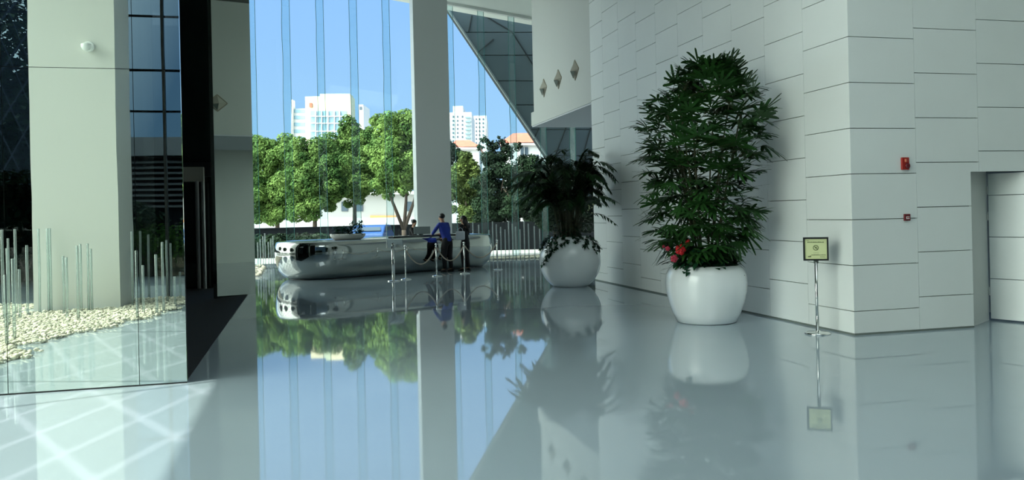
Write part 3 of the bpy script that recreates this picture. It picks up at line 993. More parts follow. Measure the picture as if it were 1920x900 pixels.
rope('D', 'E', .40, 'beige rope sagging beyond the long-haired woman toward the last post')
sp = fl(738, 527)
ls = empty('lobby_sign', sp, 'small tilted dark sign on a thick chrome pole by the reception desk', 'sign', rz=-YAW)
MB().lathe([(.17, 0), (.175, .012), (.15, .024), (.05, .034)], 36).build('base', M['chrome'], ls, smooth=True)
MB().tube([(0, 0, .03), (0, 0, .90)], .042, 16).build('pole', M['chrome'], ls, smooth=True)
Mx = Matrix.Translation((0.06, 0, .98)) @ Matrix.Rotation(-.9, 4, 'X')
f_ = MB().box(-.20, .20, -.14, .14, -.012, .012, Mx).build('sign_frame', M['chrome'], ls)
MB().box(-.18, .18, -.12, .12, .012, .016, Mx).build('sign_face', M['black'], f_)
MB().tube([(-.16, 0, .86), (-.16, .02, 1.52)], .007, 8).build('side_rod', M['white'], ls)

# ================================================================== acrylic rods and pebble beds
def stones(name, pts, label, s0=.03, s1=.055, seed=1):
    rng = random.Random(seed)
    t = bmesh.new(); bmesh.ops.create_icosphere(t, subdivisions=1, radius=1.0)
    bv = np.array([v.co[:] for v in t.verts]); bf = np.array([[v.index for v in f.verts] for f in t.faces]); t.free()
    VV, FF = [], []
    for i, (x, y) in enumerate(pts):
        s = rng.uniform(s0, s1)
        a = rng.uniform(0, math.pi * 2); ca, sa = math.cos(a), math.sin(a)
        v = bv * np.array([s * rng.uniform(.9, 1.5), s * rng.uniform(.7, 1.1), s * rng.uniform(.5, .8)])
        v = v * (1 + 0.12 * np.sin(v[:, [1, 2, 0]] * 40 + i))
        x_, y_ = v[:, 0] * ca - v[:, 1] * sa + x, v[:, 0] * sa + v[:, 1] * ca + y
        z_ = v[:, 2] + s * .45 + rng.uniform(0, .03)
        VV.append(np.stack([x_, y_, z_], 1)); FF.append(bf + i * len(bv))
    me = bpy.data.meshes.new(name)
    VV = np.concatenate(VV); FF = np.concatenate(FF)
    me.from_pydata(VV.tolist(), [], FF.tolist())
    o = finish(name, me, M['pebble'], None, True)
    tag(o, label, 'pebbles', kind='stuff')
    return o
rng = random.Random(11)
edge = [(-.9, -2.3), (.3, -2.39), (1.3, -2.45), (2.34, -2.52), (3.4, -2.85), (4.68, -3.25), (5.6, -3.9), (6.4, -3.5), (7.2, -3.4), (7.6, -3.9), (8.2, -5.2)]
def edge_x(y):
    for (a, xa), (b_, xb) in zip(edge, edge[1:]):
        if a <= y <= b_: return xa + (xb - xa) * (y - a) / (b_ - a)
    return -6
pts = []
while len(pts) < 8500:
    x, y = rng.uniform(-6.4, -2.2), rng.uniform(-1.1, 8.2)
    ex = edge_x(y)
    if x > ex + 0.12 * math.sin(y * 5) + 0.08 * math.sin(y * 13): continue
    if -5.25 < x < -3.42 and -.6 < y < .99: continue
    if x < ex - 2.2 and rng.random() < .5: continue
    pts.append((x, y))
stones('pebble_bed', pts, 'white pebbles spread round the cream column and the clear rods', .02, .038, seed=2)
pts = [(rng.uniform(-5.5, -1.25), rng.uniform(25.2, 30.6)) for _ in range(900)]
stones('pebble_bed', pts, 'sunlit white pebbles by the glass front left of the reception desk', .05, .09, seed=3)
pts = [(rng.uniform(5.3, 9.5), rng.uniform(29.6, 30.6)) for _ in range(700)]
stones('pebble_bed', pts, 'pale pebble strip along the glass front right of the reception desk', .03, .05, seed=4)

def make_rod(loc, h, label, group, r=.022):
    o = MB().lathe([(r, 0), (r, h - .004), (r * .8, h)], 14).build('acrylic_rod', M['rod'], None, smooth=True)
    o.location = loc
    tag(o, label, 'rod', group)
    return o
rodL = 'clear acrylic rod standing in the white pebbles by the cream column'
rodR = 'slim clear rod in the row before the glass front, right of the desk'
rodF = 'clear rod standing in the sunlit pebbles left of the reception desk'
# seen in the mirror: photo x, y of top, y of foot
def unmirror(p): return Vector((p.x, 2 * QY - p.y, p.z))
first = {}
def place_rod(p, h, label, group):
    h = round(h, 1)
    if h not in first:
        first[h] = make_rod(p, h, label, group)
    else:
        c_ = first[h].copy(); COL.objects.link(c_); c_.location = p; tag(c_, label, 'rod', group)
for px, yt, yb in ((4, 432, 600), (14, 470, 612), (28, 430, 590), (24, 485, 640), (50, 465, 592), (58, 440, 560), (72, 430, 590), (93, 430, 585), (97, 432, 585),
                   (124, 482, 600), (118, 482, 592), (144, 460, 600), (150, 460, 588), (164, 460, 585), (170, 462, 585), (246, 430, 578), (262, 430, 572), (268, 500, 590),
                   (292, 475, 592), (304, 455, 585), (312, 452, 570), (320, 455, 560), (328, 520, 575), (338, 510, 562), (255, 470, 600), (280, 440, 560), (10, 520, 650), (36, 500, 600)):
    v_ = fl(px + (yb - yt) * ROLL, yb)
    D = v_.x * GY + v_.y * GX
    h = (yb - yt) / F_PX * D
    p = unmirror(v_)
    if -5.25 < p.x < -3.42 and -.6 < p.y < 1.0: p.y = 1.08
    if p.y < RY + .15: p.y = RY + .3
    place_rod(p, h, rodL, 'clear rods by the cream column')
for k, (px, yt) in enumerate(((918, 428), (925, 424), (932, 426), (940, 430), (948, 424), (955, 428), (962, 440), (968, 425), (976, 430), (984, 426), (992, 430), (1003, 436), (1013, 428), (888, 432), (899, 430))):
    p = at(px, 485, 30.2); p.z = 0
    place_rod(p, 1.1 + .1 * ((k * 7) % 4), rodR, 'clear rods before the glass front on the right')
for k, px in enumerate((484, 489, 494, 498, 504, 509, 513)):
    p = at(px, 490, 28.0 + .25 * (k % 3)); p.z = 0
    place_rod(p, .9 + .1 * ((k * 5) % 4), rodF, 'clear rods left of the reception desk')

# ================================================================== people
def skin_mesh(name, pts, radii, edges, m, parent, sub=2, root=0):
    me = bpy.data.meshes.new(name)
    me.from_pydata(pts, edges, [])
    o = finish(name, me, m, parent)
    sk = o.modifiers.new('skin', 'SKIN'); sk.use_smooth_shade = True
    me.skin_vertices  # created with the modifier
    if not me.skin_vertices:
        bpy.context.view_layer.objects.active = o
    lay = me.skin_vertices[0].data if me.skin_vertices else None
    if lay is not None:
        for i, r in enumerate(radii):
            rr = r if isinstance(r, tuple) else (r, r)
            lay[i].radius = rr
            lay[i].use_root = (i == root)
    ss_ = o.modifiers.new('sub', 'SUBSURF'); ss_.levels = sub; ss_.render_levels = sub
    return o

def ensure_skin(me):
    pass

def person(loc, rz, label, J, shirt, trousers, hair_style, scale=1.0, sleeves=True, skirt=False):
    """J: joints in local metres, facing +Y"""
    root = empty('person', loc, label, 'person', rz=rz)
    root.scale = (scale,) * 3
    P_, R_, E_ = [], [], []
    idx = {}
    def add(k, p, r):
        idx[k] = len(P_); P_.append(tuple(p)); R_.append(r); return idx[k]
    add('pelvis', J['pelvis'], (.13, .10)); add('waist', J['waist'], (.115, .09)); add('chest', J['chest'], (.145, .10)); add('neck', J['neck'], .052)
    h0 = Vector(J['neck']); hd_ = Vector(J['head'])
    add('jaw', h0.lerp(hd_, .42), (.058, .066)); add('face', h0.lerp(hd_, .72), (.076, .090)); add('crown', hd_, (.066, .078))
    fdir = Vector(J.get('look', (0, 1, 0))).normalized()
    ctr = h0.lerp(hd_, .62)
    add('nose', ctr + fdir * .108 + Vector((0, 0, -.01)), (.010, .014))
    E_ += [(idx['pelvis'], idx['waist']), (idx['waist'], idx['chest']), (idx['chest'], idx['neck']), (idx['neck'], idx['jaw']), (idx['jaw'], idx['face']), (idx['face'], idx['crown']), (idx['face'], idx['nose'])]
    for s, S in (('l', -1), ('r', 1)):
        add('sh' + s, J['sh' + s], .055); add('el' + s, J['el' + s], .040); add('wr' + s, J['wr' + s], .027)
        wv = Vector(J['wr' + s]); fd = (wv - Vector(J['el' + s])).normalized()
        if 'hand' + s in J: fd = (Vector(J['hand' + s]) - wv).normalized()
        palm_ = wv + fd * .07
        add('pa' + s, palm_, (.036, .018))
        E_ += [(idx['chest'], idx['sh' + s]), (idx['sh' + s], idx['el' + s]), (idx['el' + s], idx['wr' + s]), (idx['wr' + s], idx['pa' + s])]
        side = fd.cross(Vector((0, 0, 1)))
        if side.length < .2: side = Vector((1, 0, 0))
        side.normalize(); dn = side.cross(fd) * (-1)
        if dn.z > 0: dn = -dn
        for f in range(4):
            off = side * ((f - 1.5) * .019)
            L_ = (.062, .072, .068, .054)[f]
            a1 = palm_ + fd * .035 + off; a2 = a1 + fd * L_ * .55 + dn * .006; a3 = a2 + fd * L_ * .4 + dn * .016
            k1, k2, k3 = (add('f%s%d%d' % (s, f, j), q_, .0085) for j, q_ in enumerate((a1, a2, a3)))
            E_ += [(idx['pa' + s], k1), (k1, k2), (k2, k3)]
        th = palm_ - fd * .02 + side * (-S) * .034
        k1 = add('t1' + s, th, .011); k2 = add('t2' + s, th + fd * .04 + side * (-S) * .018, .009)
        E_ += [(idx['pa' + s], k1), (k1, k2)]
        add('hp' + s, J['hp' + s], .085); add('kn' + s, J['kn' + s], .056); add('an' + s, J['an' + s], .036); add('to' + s, Vector(J['an' + s]) + Vector(J.get('foot' + s, (0, .14, -.045))), (.038, .025))
        E_ += [(idx['pelvis'], idx['hp' + s]), (idx['hp' + s], idx['kn' + s]), (idx['kn' + s], idx['an' + s]), (idx['an' + s], idx['to' + s])]
    skin_mesh('body', P_, R_, E_, M['skin'], root)
    # shirt
    k = ['waist', 'chest']
    sp_, sr, se = [], [], []
    def sadd(p, r): sp_.append(tuple(p)); sr.append(r); return len(sp_) - 1
    am = sadd(Vector(J['pelvis']) + Vector((0, 0, -.10)), (.165, .13)); a0 = sadd(Vector(J['pelvis']) + Vector((0, 0, .02)), (.165, .13)); a1 = sadd(J['waist'], (.145, .115)); a2 = sadd(J['chest'], (.172, .125)); a3 = sadd(Vector(J['chest']).lerp(Vector(J['neck']), .82), (.085, .075)); a25 = sadd(Vector(J['chest']).lerp(Vector(J['neck']), .45), (.13, .11))
    se += [(am, a0), (a0, a1), (a1, a2), (a2, a25), (a25, a3)]
    for s in 'lr':
        b1 = sadd(J['sh' + s], .070); b2 = sadd(J['el' + s], .054); b3 = sadd(Vector(J['el' + s]).lerp(Vector(J['wr' + s]), .9 if sleeves else .1), .040)
        se += [(a2, b1), (b1, b2), (b2, b3)]
    skin_mesh('shirt', sp_, sr, se, shirt, root)
    sp_, sr, se = [], [], []
    if skirt:
        b = MB()
        pv = Vector(J['pelvis'])
        b.lathe([(.20, -.42), (.19, -.25), (.175, 0), (.15, .10), (.14, .14)], 24, c=tuple(pv), sy=.8)
        b.build('skirt', trousers, root, smooth=True)
    else:
        a0 = sadd(Vector(J['waist']) + Vector((0, 0, -.02)), (.14, .11)); a1 = sadd(Vector(J['pelvis']) - Vector((0, 0, .03)), (.165, .130)); se.append((a0, a1))
        for s in 'lr':
            b1 = sadd(J['hp' + s], .115); b2 = sadd(J['kn' + s], .078); b3 = sadd(Vector(J['an' + s]) + Vector((0, 0, .0)), .062)
            se += [(a1, b1), (b1, b2), (b2, b3)]
        skin_mesh('trousers', sp_, sr, se, trousers, root)
    for s in 'lr':
        an = Vector(J['an' + s]); d = Vector(J.get('foot' + s, (0, .14, -.045))); d.z = 0; d.normalize()
        a_ = math.atan2(d.y, d.x) - math.pi / 2
        Mx = Matrix.Translation((an.x, an.y, 0)) @ Matrix.Rotation(a_, 4, 'Z')
        b = MB()
        prof_ = [(-.08, .04, .09), (-.04, .046, .10), (.04, .046, .085), (.12, .05, .055), (.19, .035, .04)]
        rg_ = []
        for y, w_, h_ in prof_:
            rg_.append([b.bm.verts.new(Mx @ Vector(c_)) for c_ in ((-w_, y, 0), (w_, y, 0), (w_ * .85, y, h_ * .7), (0, y, h_), (-w_ * .85, y, h_ * .7))])
        for q0, q1 in zip(rg_, rg_[1:]):
            for i in range(5): b.bm.faces.new((q0[i], q0[(i + 1) % 5], q1[(i + 1) % 5], q1[i]))
        b.bm.faces.new(rg_[0][::-1]); b.bm.faces.new(rg_[-1])
        b.build('shoe', M['shoe'], root, smooth=True)
    # hair
    b = MB()
    hc = h0.lerp(hd_, .80) - fdir * .018 + Vector((0, 0, .028))
    b.ball(tuple(hc), .102, .86, 1.02, .86, 2)
    if hair_style == 'long':
        back = Vector(J['chest']) * .6 + Vector(J['neck']) * .4 - fdir * .10
        hn = MB()
        b.tube([hc - fdir * .03, hc - fdir * .055 + Vector((0, 0, -.12)), h0 - fdir * .085 + Vector((0, 0, -.05)), back + Vector((0, 0, -.14))], .088, 12, .07)
        for s in (-1, 1):
            sd_ = fdir.cross(Vector((0, 0, 1))) * s
            b.tube([hc + sd_ * .062, hc + sd_ * .078 + Vector((0, 0, -.12)), h0 + sd_ * .07 - fdir * .05 + Vector((0, 0, -.04))], .034, 8, .03)
    elif hair_style == 'tied':
        b.ball(tuple(hc - fdir * .10 + Vector((0, 0, .02))), .045)
        for s in (-1, 1):
            sd_ = fdir.cross(Vector((0, 0, 1))) * s
            b.tube([hc + sd_ * .062, hc + sd_ * .074 + Vector((0, 0, -.10))], .026, 8, .018)
    b.build('hair', M['hair'], root, smooth=True)
    # ears and eyes
    for s in (-1, 1):
        e_ = MB()
        sd_ = fdir.cross(Vector((0, 0, 1))) * s
        e_.ball(tuple(ctr + sd_ * .078), .022, .5, .7, 1.1, 1)
        e_.build('ear', M['skin'], root, smooth=True)
    for s in (-1, 1):
        e_ = MB()
        sd_ = fdir.cross(Vector((0, 0, 1))) * s
        e_.ball(tuple(ctr + fdir * .082 + sd_ * .03 + Vector((0, 0, .018))), .010, 1, 1, .7, 1)
        e_.build('eye', M['shoe'], root)
    e_ = MB(); e_.ball(tuple(ctr + fdir * .086 + Vector((0, 0, -.048))), .018, 1.2, .5, .4, 1); e_.build('mouth', M['darkred'], root, smooth=True)
    return root

def stand(lean=0.0, dx=0.0, arms='down'):
    J = dict(pelvis=(0, 0, .93), waist=(0, .02 + lean * .3, 1.08), chest=(dx * .5, .03 + lean * .75, 1.30), neck=(dx, .03 + lean, 1.46), head=(dx * 1.2, .06 + lean * 1.15, 1.66),
             shl=(-.18 + dx * .6, .02 + lean * .85, 1.40), shr=(.18 + dx * .6, .02 + lean * .85, 1.40),
             hpl=(-.09, 0, .88), hpr=(.09, 0, .88), knl=(-.11, .03, .48), knr=(.11, .02, .48), anl=(-.12, 0, .08), anr=(.12, -.02, .08))
    if arms == 'down':
        J.update(ell=(-.24, .0 + lean * .5, 1.12), elr=(.24, .0 + lean * .5, 1.12), wrl=(-.25, .08 + lean * .5, .88), wrr=(.25, .08 + lean * .5, .88))
    elif arms == 'counter':
        J.update(ell=(-.27, .16 + lean, 1.17), elr=(.27, .16 + lean, 1.17), wrl=(-.14, .36 + lean, 1.11), wrr=(.14, .36 + lean, 1.11), handl=(-.08, .46 + lean, 1.10), handr=(.08, .46 + lean, 1.10))
    elif arms == 'hold':
        J.update(ell=(-.24, .03, 1.14), elr=(.24, .02, 1.14), wrl=(-.10, .22, 1.10), wrr=(.12, .20, 1.12), handl=(-.02, .30, 1.12), handr=(.02, .28, 1.14))
    return J
mp = Vector(XD(-1.93, 24.60) + (0,))
# he faces the desk: its front runs at angle ang, so he looks along its normal
face = ang + math.radians(0)
J = stand(.14, -.02, 'counter'); J['look'] = (-.35, 1, -.1)
man = person(mp, face + .10, 'man in a blue shirt and black trousers leaning on the reception desk', J, M['blueshirt'], M['darkcloth'], 'short', 1.0)
wp = Vector(XD(-1.42, 24.95) + (0,))
J = stand(.02, 0, 'hold'); J['look'] = (-.6, 1, -.1)
wom = person(wp, -YAW + 1.1, 'long-haired woman in black standing beside the man at the desk', J, M['darkcloth'], M['darkcloth'], 'long', .955, sleeves=False)
rp = Vector(XD(-3.30, 27.35) + (0,))
J = stand(.04, 0, 'counter'); J['look'] = (.4, 1, -.15)
rec = person(rp, math.pi + ang + .5, 'dark-haired receptionist in black standing behind the desk by the monitor', J, M['darkcloth'], M['darkcloth'], 'tied', .90)
# pale bag carried by the woman
q_ = wp + Vector(XD(-.13, -.20) + (0,)) 
bag = empty('handbag', (q_.x, q_.y, .93), 'pale blue-white bag held by the long-haired woman', 'bag', rz=-.3)
MB().box(-.13, .13, -.06, .06, 0, .26).build('bag_body', M['palecloth'], bag, bevel=.03)
MB().tube([(-.08, 0, .24), (-.06, 0, .33), (0, 0, .365), (.06, 0, .33), (.08, 0, .24)], .008, 8).build('handle', M['palecloth'], bag, smooth=True)

# ================================================================== outside
MB().box(-150, 150, FY + 0.1, 260, -.25, -.02).build('ground_front', M['paving'], kind='structure')
MB().box(-150, LX - 0.0, -60, FY + 0.1, -.25, -.02).build('ground_left', M['paving'], kind='structure')
MB().box(LX, 60, -60, RY - 0.02, -.25, -.02).build('ground_rear', M['paving'], kind='structure')
MB().box(14.1, 150, RY - .02, FY + .1, -.25, -.02).build('ground_right', M['paving'], kind='structure')

# slanting slate-clad volume outside on the right
def slate_at(px, py):
    # leaning plane: y = 36.6 - 0.36*z
    D = 36.0
    for _ in range(30):
        p = at(px, py, D)
        y = 36.6 - 0.36 * p.z
        D += (y - p.y) * .9
    return at(px, py, D)
sv = empty('slate_clad_volume', slate_at(1100, 460) * 1.0, 'dark slate-clad slanting building volume outside the glass on the right', 'building')
so = sv.location.copy()
def spoly(pxs, name, m, thick, push=0.0):
    P_ = [slate_at(*p) - so + Vector((0, push, 0)) for p in pxs]
    return MB().prism(P_, (0, thick, 0)).build(name, m, sv)
spoly([(826, -6), (1146, 473), (1330, 473), (1330, -120), (826, -120)], 'backing', M['slateline'], .5, .03)
rows = [(-110, 20), (20, 61), (61, 104), (104, 152), (152, 197), (197, 243), (243, 292), (292, 345), (345, 400), (400, 470)]
def diag_x(y): return 830 + (y + 0) * (1146 - 830) / 473.0 if y > 0 else 830
verts_x = [905, 1010, 1060, 1110, 1180, 1325]
for (ya, yb) in rows:
    xa, xb = diag_x(ya), diag_x(yb)
    xr = 1325
    spoly([(xa + 1, ya + .8), (xb + 1, yb - .8), (xr, yb - .8), (xr, ya + .8)], 'cladding_row', M['slate'], .06, -.04)
# diagonal seams
for a_, b_ in (((884, 30), (878, 61)), ((905, 28), (960, 61)), ((960, 61), (1010, 140)), ((1062, 236), (1038, 300)), ((1108, 236), (1090, 300)), ((1010, 240), (1000, 262)), ((895,100),(925,74))):
    p, q2 = slate_at(*a_) - so + Vector((0, -.06, 0)), slate_at(*b_) - so + Vector((0, -.06, 0))
    MB().tube([p, q2], .028, 5).build('seam', M['slateline'], sv)
# pale edge strip along the slope
p, q2 = slate_at(829, 2) - so + Vector((0, -.05, 0)), slate_at(1146, 472) - so + Vector((0, -.05, 0))
MB().tube([p, q2], .05, 6).build('edge_strip', mat('edge_metal', (.2, .24, .25), .5), sv)

# ------------------------------------------------------------------ trees
def leaf_cloud(clumps, n, size, seed, name, m, parent):
    r = np.random.RandomState(seed)
    cl = np.array(clumps, dtype=float)
    vol = cl[:, 3] * cl[:, 4] * cl[:, 5]
    w = vol ** .75; w /= w.sum()
    k = r.choice(len(cl), n, p=w)
    d = r.normal(size=(n, 3)); d /= np.linalg.norm(d, axis=1)[:, None]
    rad = 0.62 + 0.42 * r.rand(n) ** .6
    c_ = cl[k, :3] + d * cl[k, 3:6] * rad[:, None]
    nn = d * .9 + np.array([0, 0, .45]) + r.normal(size=(n, 3)) * .45
    nn /= np.linalg.norm(nn, axis=1)[:, None]
    t = np.cross(nn, r.normal(size=(n, 3))); t /= np.linalg.norm(t, axis=1)[:, None]
    b_ = np.cross(nn, t)
    s = size * (.6 + .8 * r.rand(n))[:, None]
    v = np.stack([c_ - t * s, c_ - b_ * s * .55 + nn * s * .12, c_ + t * s, c_ + b_ * s * .55 + nn * s * .12], 1).reshape(-1, 3)
    f = np.arange(4 * n).reshape(-1, 4)
    me = bpy.data.meshes.new(name)
    me.from_pydata(v.tolist(), [], f.tolist())
    return finish(name, me, m, parent)

def tree(px, D, h, crown_px, crown, label, m, n=9000, size=.15, seed=1, fork=False, trunk_r=.16, group=None, trunk_lean=0.0, kind='garden_tree'):
    """crown: list of (px, py, radius_m) blobs measured at distance D"""
    base = at(px, HOR + EYE * F_PX / D, D); base.z = -.02
    r = random.Random(seed)
    t = empty(kind, base, label, 'tree', group)
    cl = []
    for (cx, cy, R) in crown:
        c0 = at(cx, cy, D) - base
        for k in range(12):
            a = Vector((r.gauss(0, 1), r.gauss(0, 1), r.gauss(0, 1))).normalized() * R * r.uniform(.25, .85)
            rr = R * r.uniform(.26, .46)
            cl.append((c0.x + a.x, c0.y + a.y * .9, c0.z + a.z, rr * 1.1, rr * 1.1, rr * .85))
    leaf_cloud(cl, int(n * 1.8), size * .72, seed, 'foliage', m, t)
    b = MB()
    top = h * .55
    if fork:
        f0 = Vector((0, 0, .9))
        b.tube([(0, 0, 0), f0], trunk_r, 9, trunk_r * .85)
        for s in (-1, .25, 1):
            e2 = f0 + VX * s * 1.0 + Vector((0, s * .2, 3.2))
            b.tube([f0, f0.lerp(e2, .5) + VX * s * .12, e2], trunk_r * .75, 8, trunk_r * .3)
    else:
        b.tube([(0, 0, 0), Vector((.05, 0, top * .5)) + VX * trunk_lean * .5, Vector((0, 0, top)) + VX * trunk_lean], trunk_r, 9, trunk_r * .5)
        for k in range(4):
            a = r.uniform(0, 6.28)
            b.tube([Vector((0, 0, top * .55)), Vector((math.cos(a) * .8, math.sin(a) * .8, top * .95)), Vector((math.cos(a) * 1.0, math.sin(a) * 1.0, top * 1.05))], trunk_r * .3, 6, trunk_r * .1)
    b.build('trunk', M['bark'], t, smooth=True)
    return t
TG = 'trees beyond the glass front'
tree(455, 52, 7, None, [(440, 300, 2.2), (430, 370, 1.8), (462, 350, 1.6)], 'bright green tree half hidden behind the mirrored entrance', M['leaf_l'], 7000, .15, 1)
tree(520, 52, 7, None, [(508, 268, 1.3), (490, 290, 1.3), (535, 285, 1.4), (505, 325, 1.6), (545, 335, 1.5), (492, 360, 1.5), (530, 375, 1.5), (500, 398, 1.0), (552, 300, 1.1)], 'rounded bright green tree at the left edge of the glass front', M['leaf_l2'], 26000, .12, 2)
tree(590, 50, 6, None, [(570, 285, 1.1), (598, 290, 1.3), (590, 330, 1.6), (562, 340, 1.4), (618, 335, 1.4), (590, 378, 1.25), (625, 305, 1.3), (565, 385, 1.1), (612, 365, 1.0)], 'green tree in front of the cream office tower', M['leaf_l'], 26000, .12, 3)
tree(665, 54, 9, None, [(655, 235, .85), (652, 258, 1.3), (640, 290, 1.5), (675, 290, 1.5), (655, 330, 1.7), (632, 345, 1.3), (690, 335, 1.5), (690, 258, 1.0), (702, 228, .6), (700, 300, 1.4), (660, 362, 1.0)], 'tallest peaked green tree right of the cream office tower', M['leaf_l'], 30000, .12, 4)
tree(758, 46, 8, None, [(745, 230, .95), (765, 235, 1.1), (735, 265, 1.3), (765, 280, 1.4), (730, 305, 1.4), (765, 325, 1.3), (745, 345, 1.0), (715, 255, .8), (718, 340, 1.0), (705, 290, 1.0)], 'green tree with a forked trunk beside the pillar', M['leaf_l2'], 26000, .11, 5, fork=True, trunk_r=.15)
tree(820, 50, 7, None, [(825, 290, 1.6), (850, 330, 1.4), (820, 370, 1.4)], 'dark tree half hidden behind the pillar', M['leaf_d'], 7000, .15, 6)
tree(875, 42, 5.5, None, [(868, 330, 1.1), (880, 310, .7), (888, 350, 1.0), (865, 375, 1.0), (885, 390, 1.0), (870, 295, .45)], 'olive green tree right of the pillar below the white towers', M['leaf_y'], 9000, .11, 7, trunk_r=.09)
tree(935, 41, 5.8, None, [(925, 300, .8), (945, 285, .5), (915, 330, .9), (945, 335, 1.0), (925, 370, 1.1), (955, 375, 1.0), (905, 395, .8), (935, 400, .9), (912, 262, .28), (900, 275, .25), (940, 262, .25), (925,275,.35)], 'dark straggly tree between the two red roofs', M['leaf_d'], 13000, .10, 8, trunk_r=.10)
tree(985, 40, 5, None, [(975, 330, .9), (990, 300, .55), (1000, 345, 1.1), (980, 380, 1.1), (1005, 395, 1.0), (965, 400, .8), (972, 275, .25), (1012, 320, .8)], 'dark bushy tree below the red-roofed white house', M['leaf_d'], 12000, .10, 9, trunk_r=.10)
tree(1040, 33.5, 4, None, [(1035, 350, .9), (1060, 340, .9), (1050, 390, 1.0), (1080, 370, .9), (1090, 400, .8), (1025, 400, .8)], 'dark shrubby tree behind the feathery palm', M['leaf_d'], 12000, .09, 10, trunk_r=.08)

# dark low wall with a white line of render behind it
b = MB().box(-40, 40, 46.5, 46.8, -.02, 1.12); b.box(-40, 40, 46.45, 46.85, 1.12, 1.18)
o = b.build('boundary_wall', M['darkwall']); tag(o, 'long low dark wall across the far side of the forecourt', 'wall')
b = MB().box(-60, 70, 64, 64.3, -.02, 1.55); o = b.build('boundary_wall', M['bwhite']); tag(o, 'bright white wall behind the dark low wall, under the trees', 'wall')
def hedge(pxa, pxb, D, h, label, m, seed, n=2600):
    a = at(pxa, 450, D); c_ = at(pxb, 450, D); a.z = c_.z = 0
    t = empty('hedge', (a + c_) / 2, label, 'hedge')
    o0 = (a + c_) / 2
    cl = []
    k = max(2, int((c_ - a).length / .6))
    for i in range(k + 1):
        p = a.lerp(c_, i / k) - o0
        cl.append((p.x, p.y, h * .5, .55, .45, h * .55))
    leaf_cloud(cl, n, .09, seed, 'foliage', m, t)
    MB().box(-abs((c_ - a).x) / 2, abs((c_ - a).x) / 2, -.2, .2, 0, h * .5).build('stems', M['bark'], t)
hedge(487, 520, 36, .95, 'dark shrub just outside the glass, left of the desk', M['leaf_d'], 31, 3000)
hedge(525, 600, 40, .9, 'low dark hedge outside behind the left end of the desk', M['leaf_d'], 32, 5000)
a = at(846, 450, 38.5); c_ = at(1060, 450, 38.5); a.z = c_.z = -.02
o = MB().prism([a, c_, c_ + Vector((0, .25, 0)), a + Vector((0, .25, 0))], (0, 0, 1.30)).build('planter_wall', M['darkwall'])
tag(o, 'dark wall outside behind the row of clear rods, right of the pillar', 'wall')

# ------------------------------------------------------------------ vehicles beyond
def car(px, D, rz, label, paint, L=3.9, W_=1.65, H=1.42):
    p = at(px, 450, D); p.z = -.02
    c_ = empty('car', p, label, 'car', rz=rz)
    b = MB()
    prof_ = [(-L / 2, .30), (-L / 2 + .05, .80), (-L * .42, .92), (-L * .30, H - .05), (-L * .20, H), (L * .12, H), (L * .22, H - .08), (L * .34, .95), (L / 2 - .12, .80), (L / 2, .55), (L / 2 - .02, .28)]
    b.prism([(x, -W_ / 2, z) for x, z in prof_], (0, W_, 0))
    b.build('body', paint, c_, bevel=.06)
    for s in (-1, 1):
        b = MB(); y = s * (W_ / 2 + .004)
        b.prism([(-L * .33, y, .95), (-L * .26, y, H - .10), (L * .13, y, H - .10), (L * .26, y, .95)], (0, s * .01, 0)); b.build('side_window', M['bdark'], c_)
        for x in (-L * .32, L * .32):
            w_ = MB().lathe([(.30, -.1), (.31, -.08), (.31, .08), (.30, .1), (.15, .1)], 24).build('wheel', M['tyre'], c_, smooth=False)
            w_.rotation_euler = (math.pi / 2, 0, 0); w_.location = (x, s * (W_ / 2 - .08), .31)
    b = MB(); b.prism([(-L * .415, -W_ * .4, .97), (-L * .315, -W_ * .36, H - .10), (-L * .315, W_ * .36, H - .10), (-L * .415, W_ * .4, .97)], (-.03, 0, .005)); b.build('rear_window', M['bdark'], c_)
    b = MB(); b.prism([(L * .345, -W_ * .4, .97), (L * .235, -W_ * .36, H - .12), (L * .235, W_ * .36, H - .12), (L * .345, W_ * .4, .97)], (.03, 0, .005)); b.build('windscreen', M['bdark'], c_)
    return c_
car(700, 43.5, math.pi / 2 - YAW, 'blue car parked outside, behind the desk planter', M['carblue'], H=1.25)

# ------------------------------------------------------------------ buildings
def building_box(t, px0, px1, py_top, D, depth, m, name='wall', push=0.0):
    a = at(px0, py_top, D + push); c_ = at(px1, py_top, D + push)
    o0 = t.location
    d = (c_ - a); d.z = 0; dn = Vector((-d.y, d.x, 0)).normalized() * depth
    if dn.dot(VY) < 0: dn = -dn
    base = [Vector((a.x, a.y, -.02)) - o0, Vector((c_.x, c_.y, -.02)) - o0, Vector((c_.x, c_.y, 0)) - o0 + dn, Vector((a.x, a.y, 0)) - o0 + dn]
    for p in base: p.z = -.02
    return MB().prism(base, (0, 0, a.z)).build(name, m, t)
def face_rect(t, px0, px1, py0, py1, D, m, name, th=.25, out=.08):
    P_ = [at(px0, py0, D - out) - t.location, at(px1, py0, D - out) - t.location, at(px1, py1, D - out) - t.location, at(px0, py1, D - out) - t.location]
    # keep tops level
    return MB().prism(P_, VY * th).build(name, m, t)
def thing_at(name, px, D, label, cat):
    p = at(px, 450, D); p.z = 0
    return empty(name, p, label, cat)
tw = thing_at('office_tower', 615, 140, 'cream office tower with a blue glass front above the trees', 'building')
building_box(tw, 572, 657, 181, 140, 4, M['bcream'])
face_rect(tw, 582, 650, 208, 300, 140, M['bglass'], 'curtain_wall', .3, .1)
for x in (592, 603, 615, 627, 637):
    face_rect(tw, x - .8, x + .8, 208, 300, 140, M['bwhite'], 'mullion', .3, .4)
for y in (218, 231, 246, 262, 278):
    face_rect(tw, 582, 650, y - .9, y + .9, 140, M['bwhite'], 'floor_band', .3, .45)
face_rect(tw, 580, 585, 193, 201, 140, M['roof'], 'emblem', .3, .3)
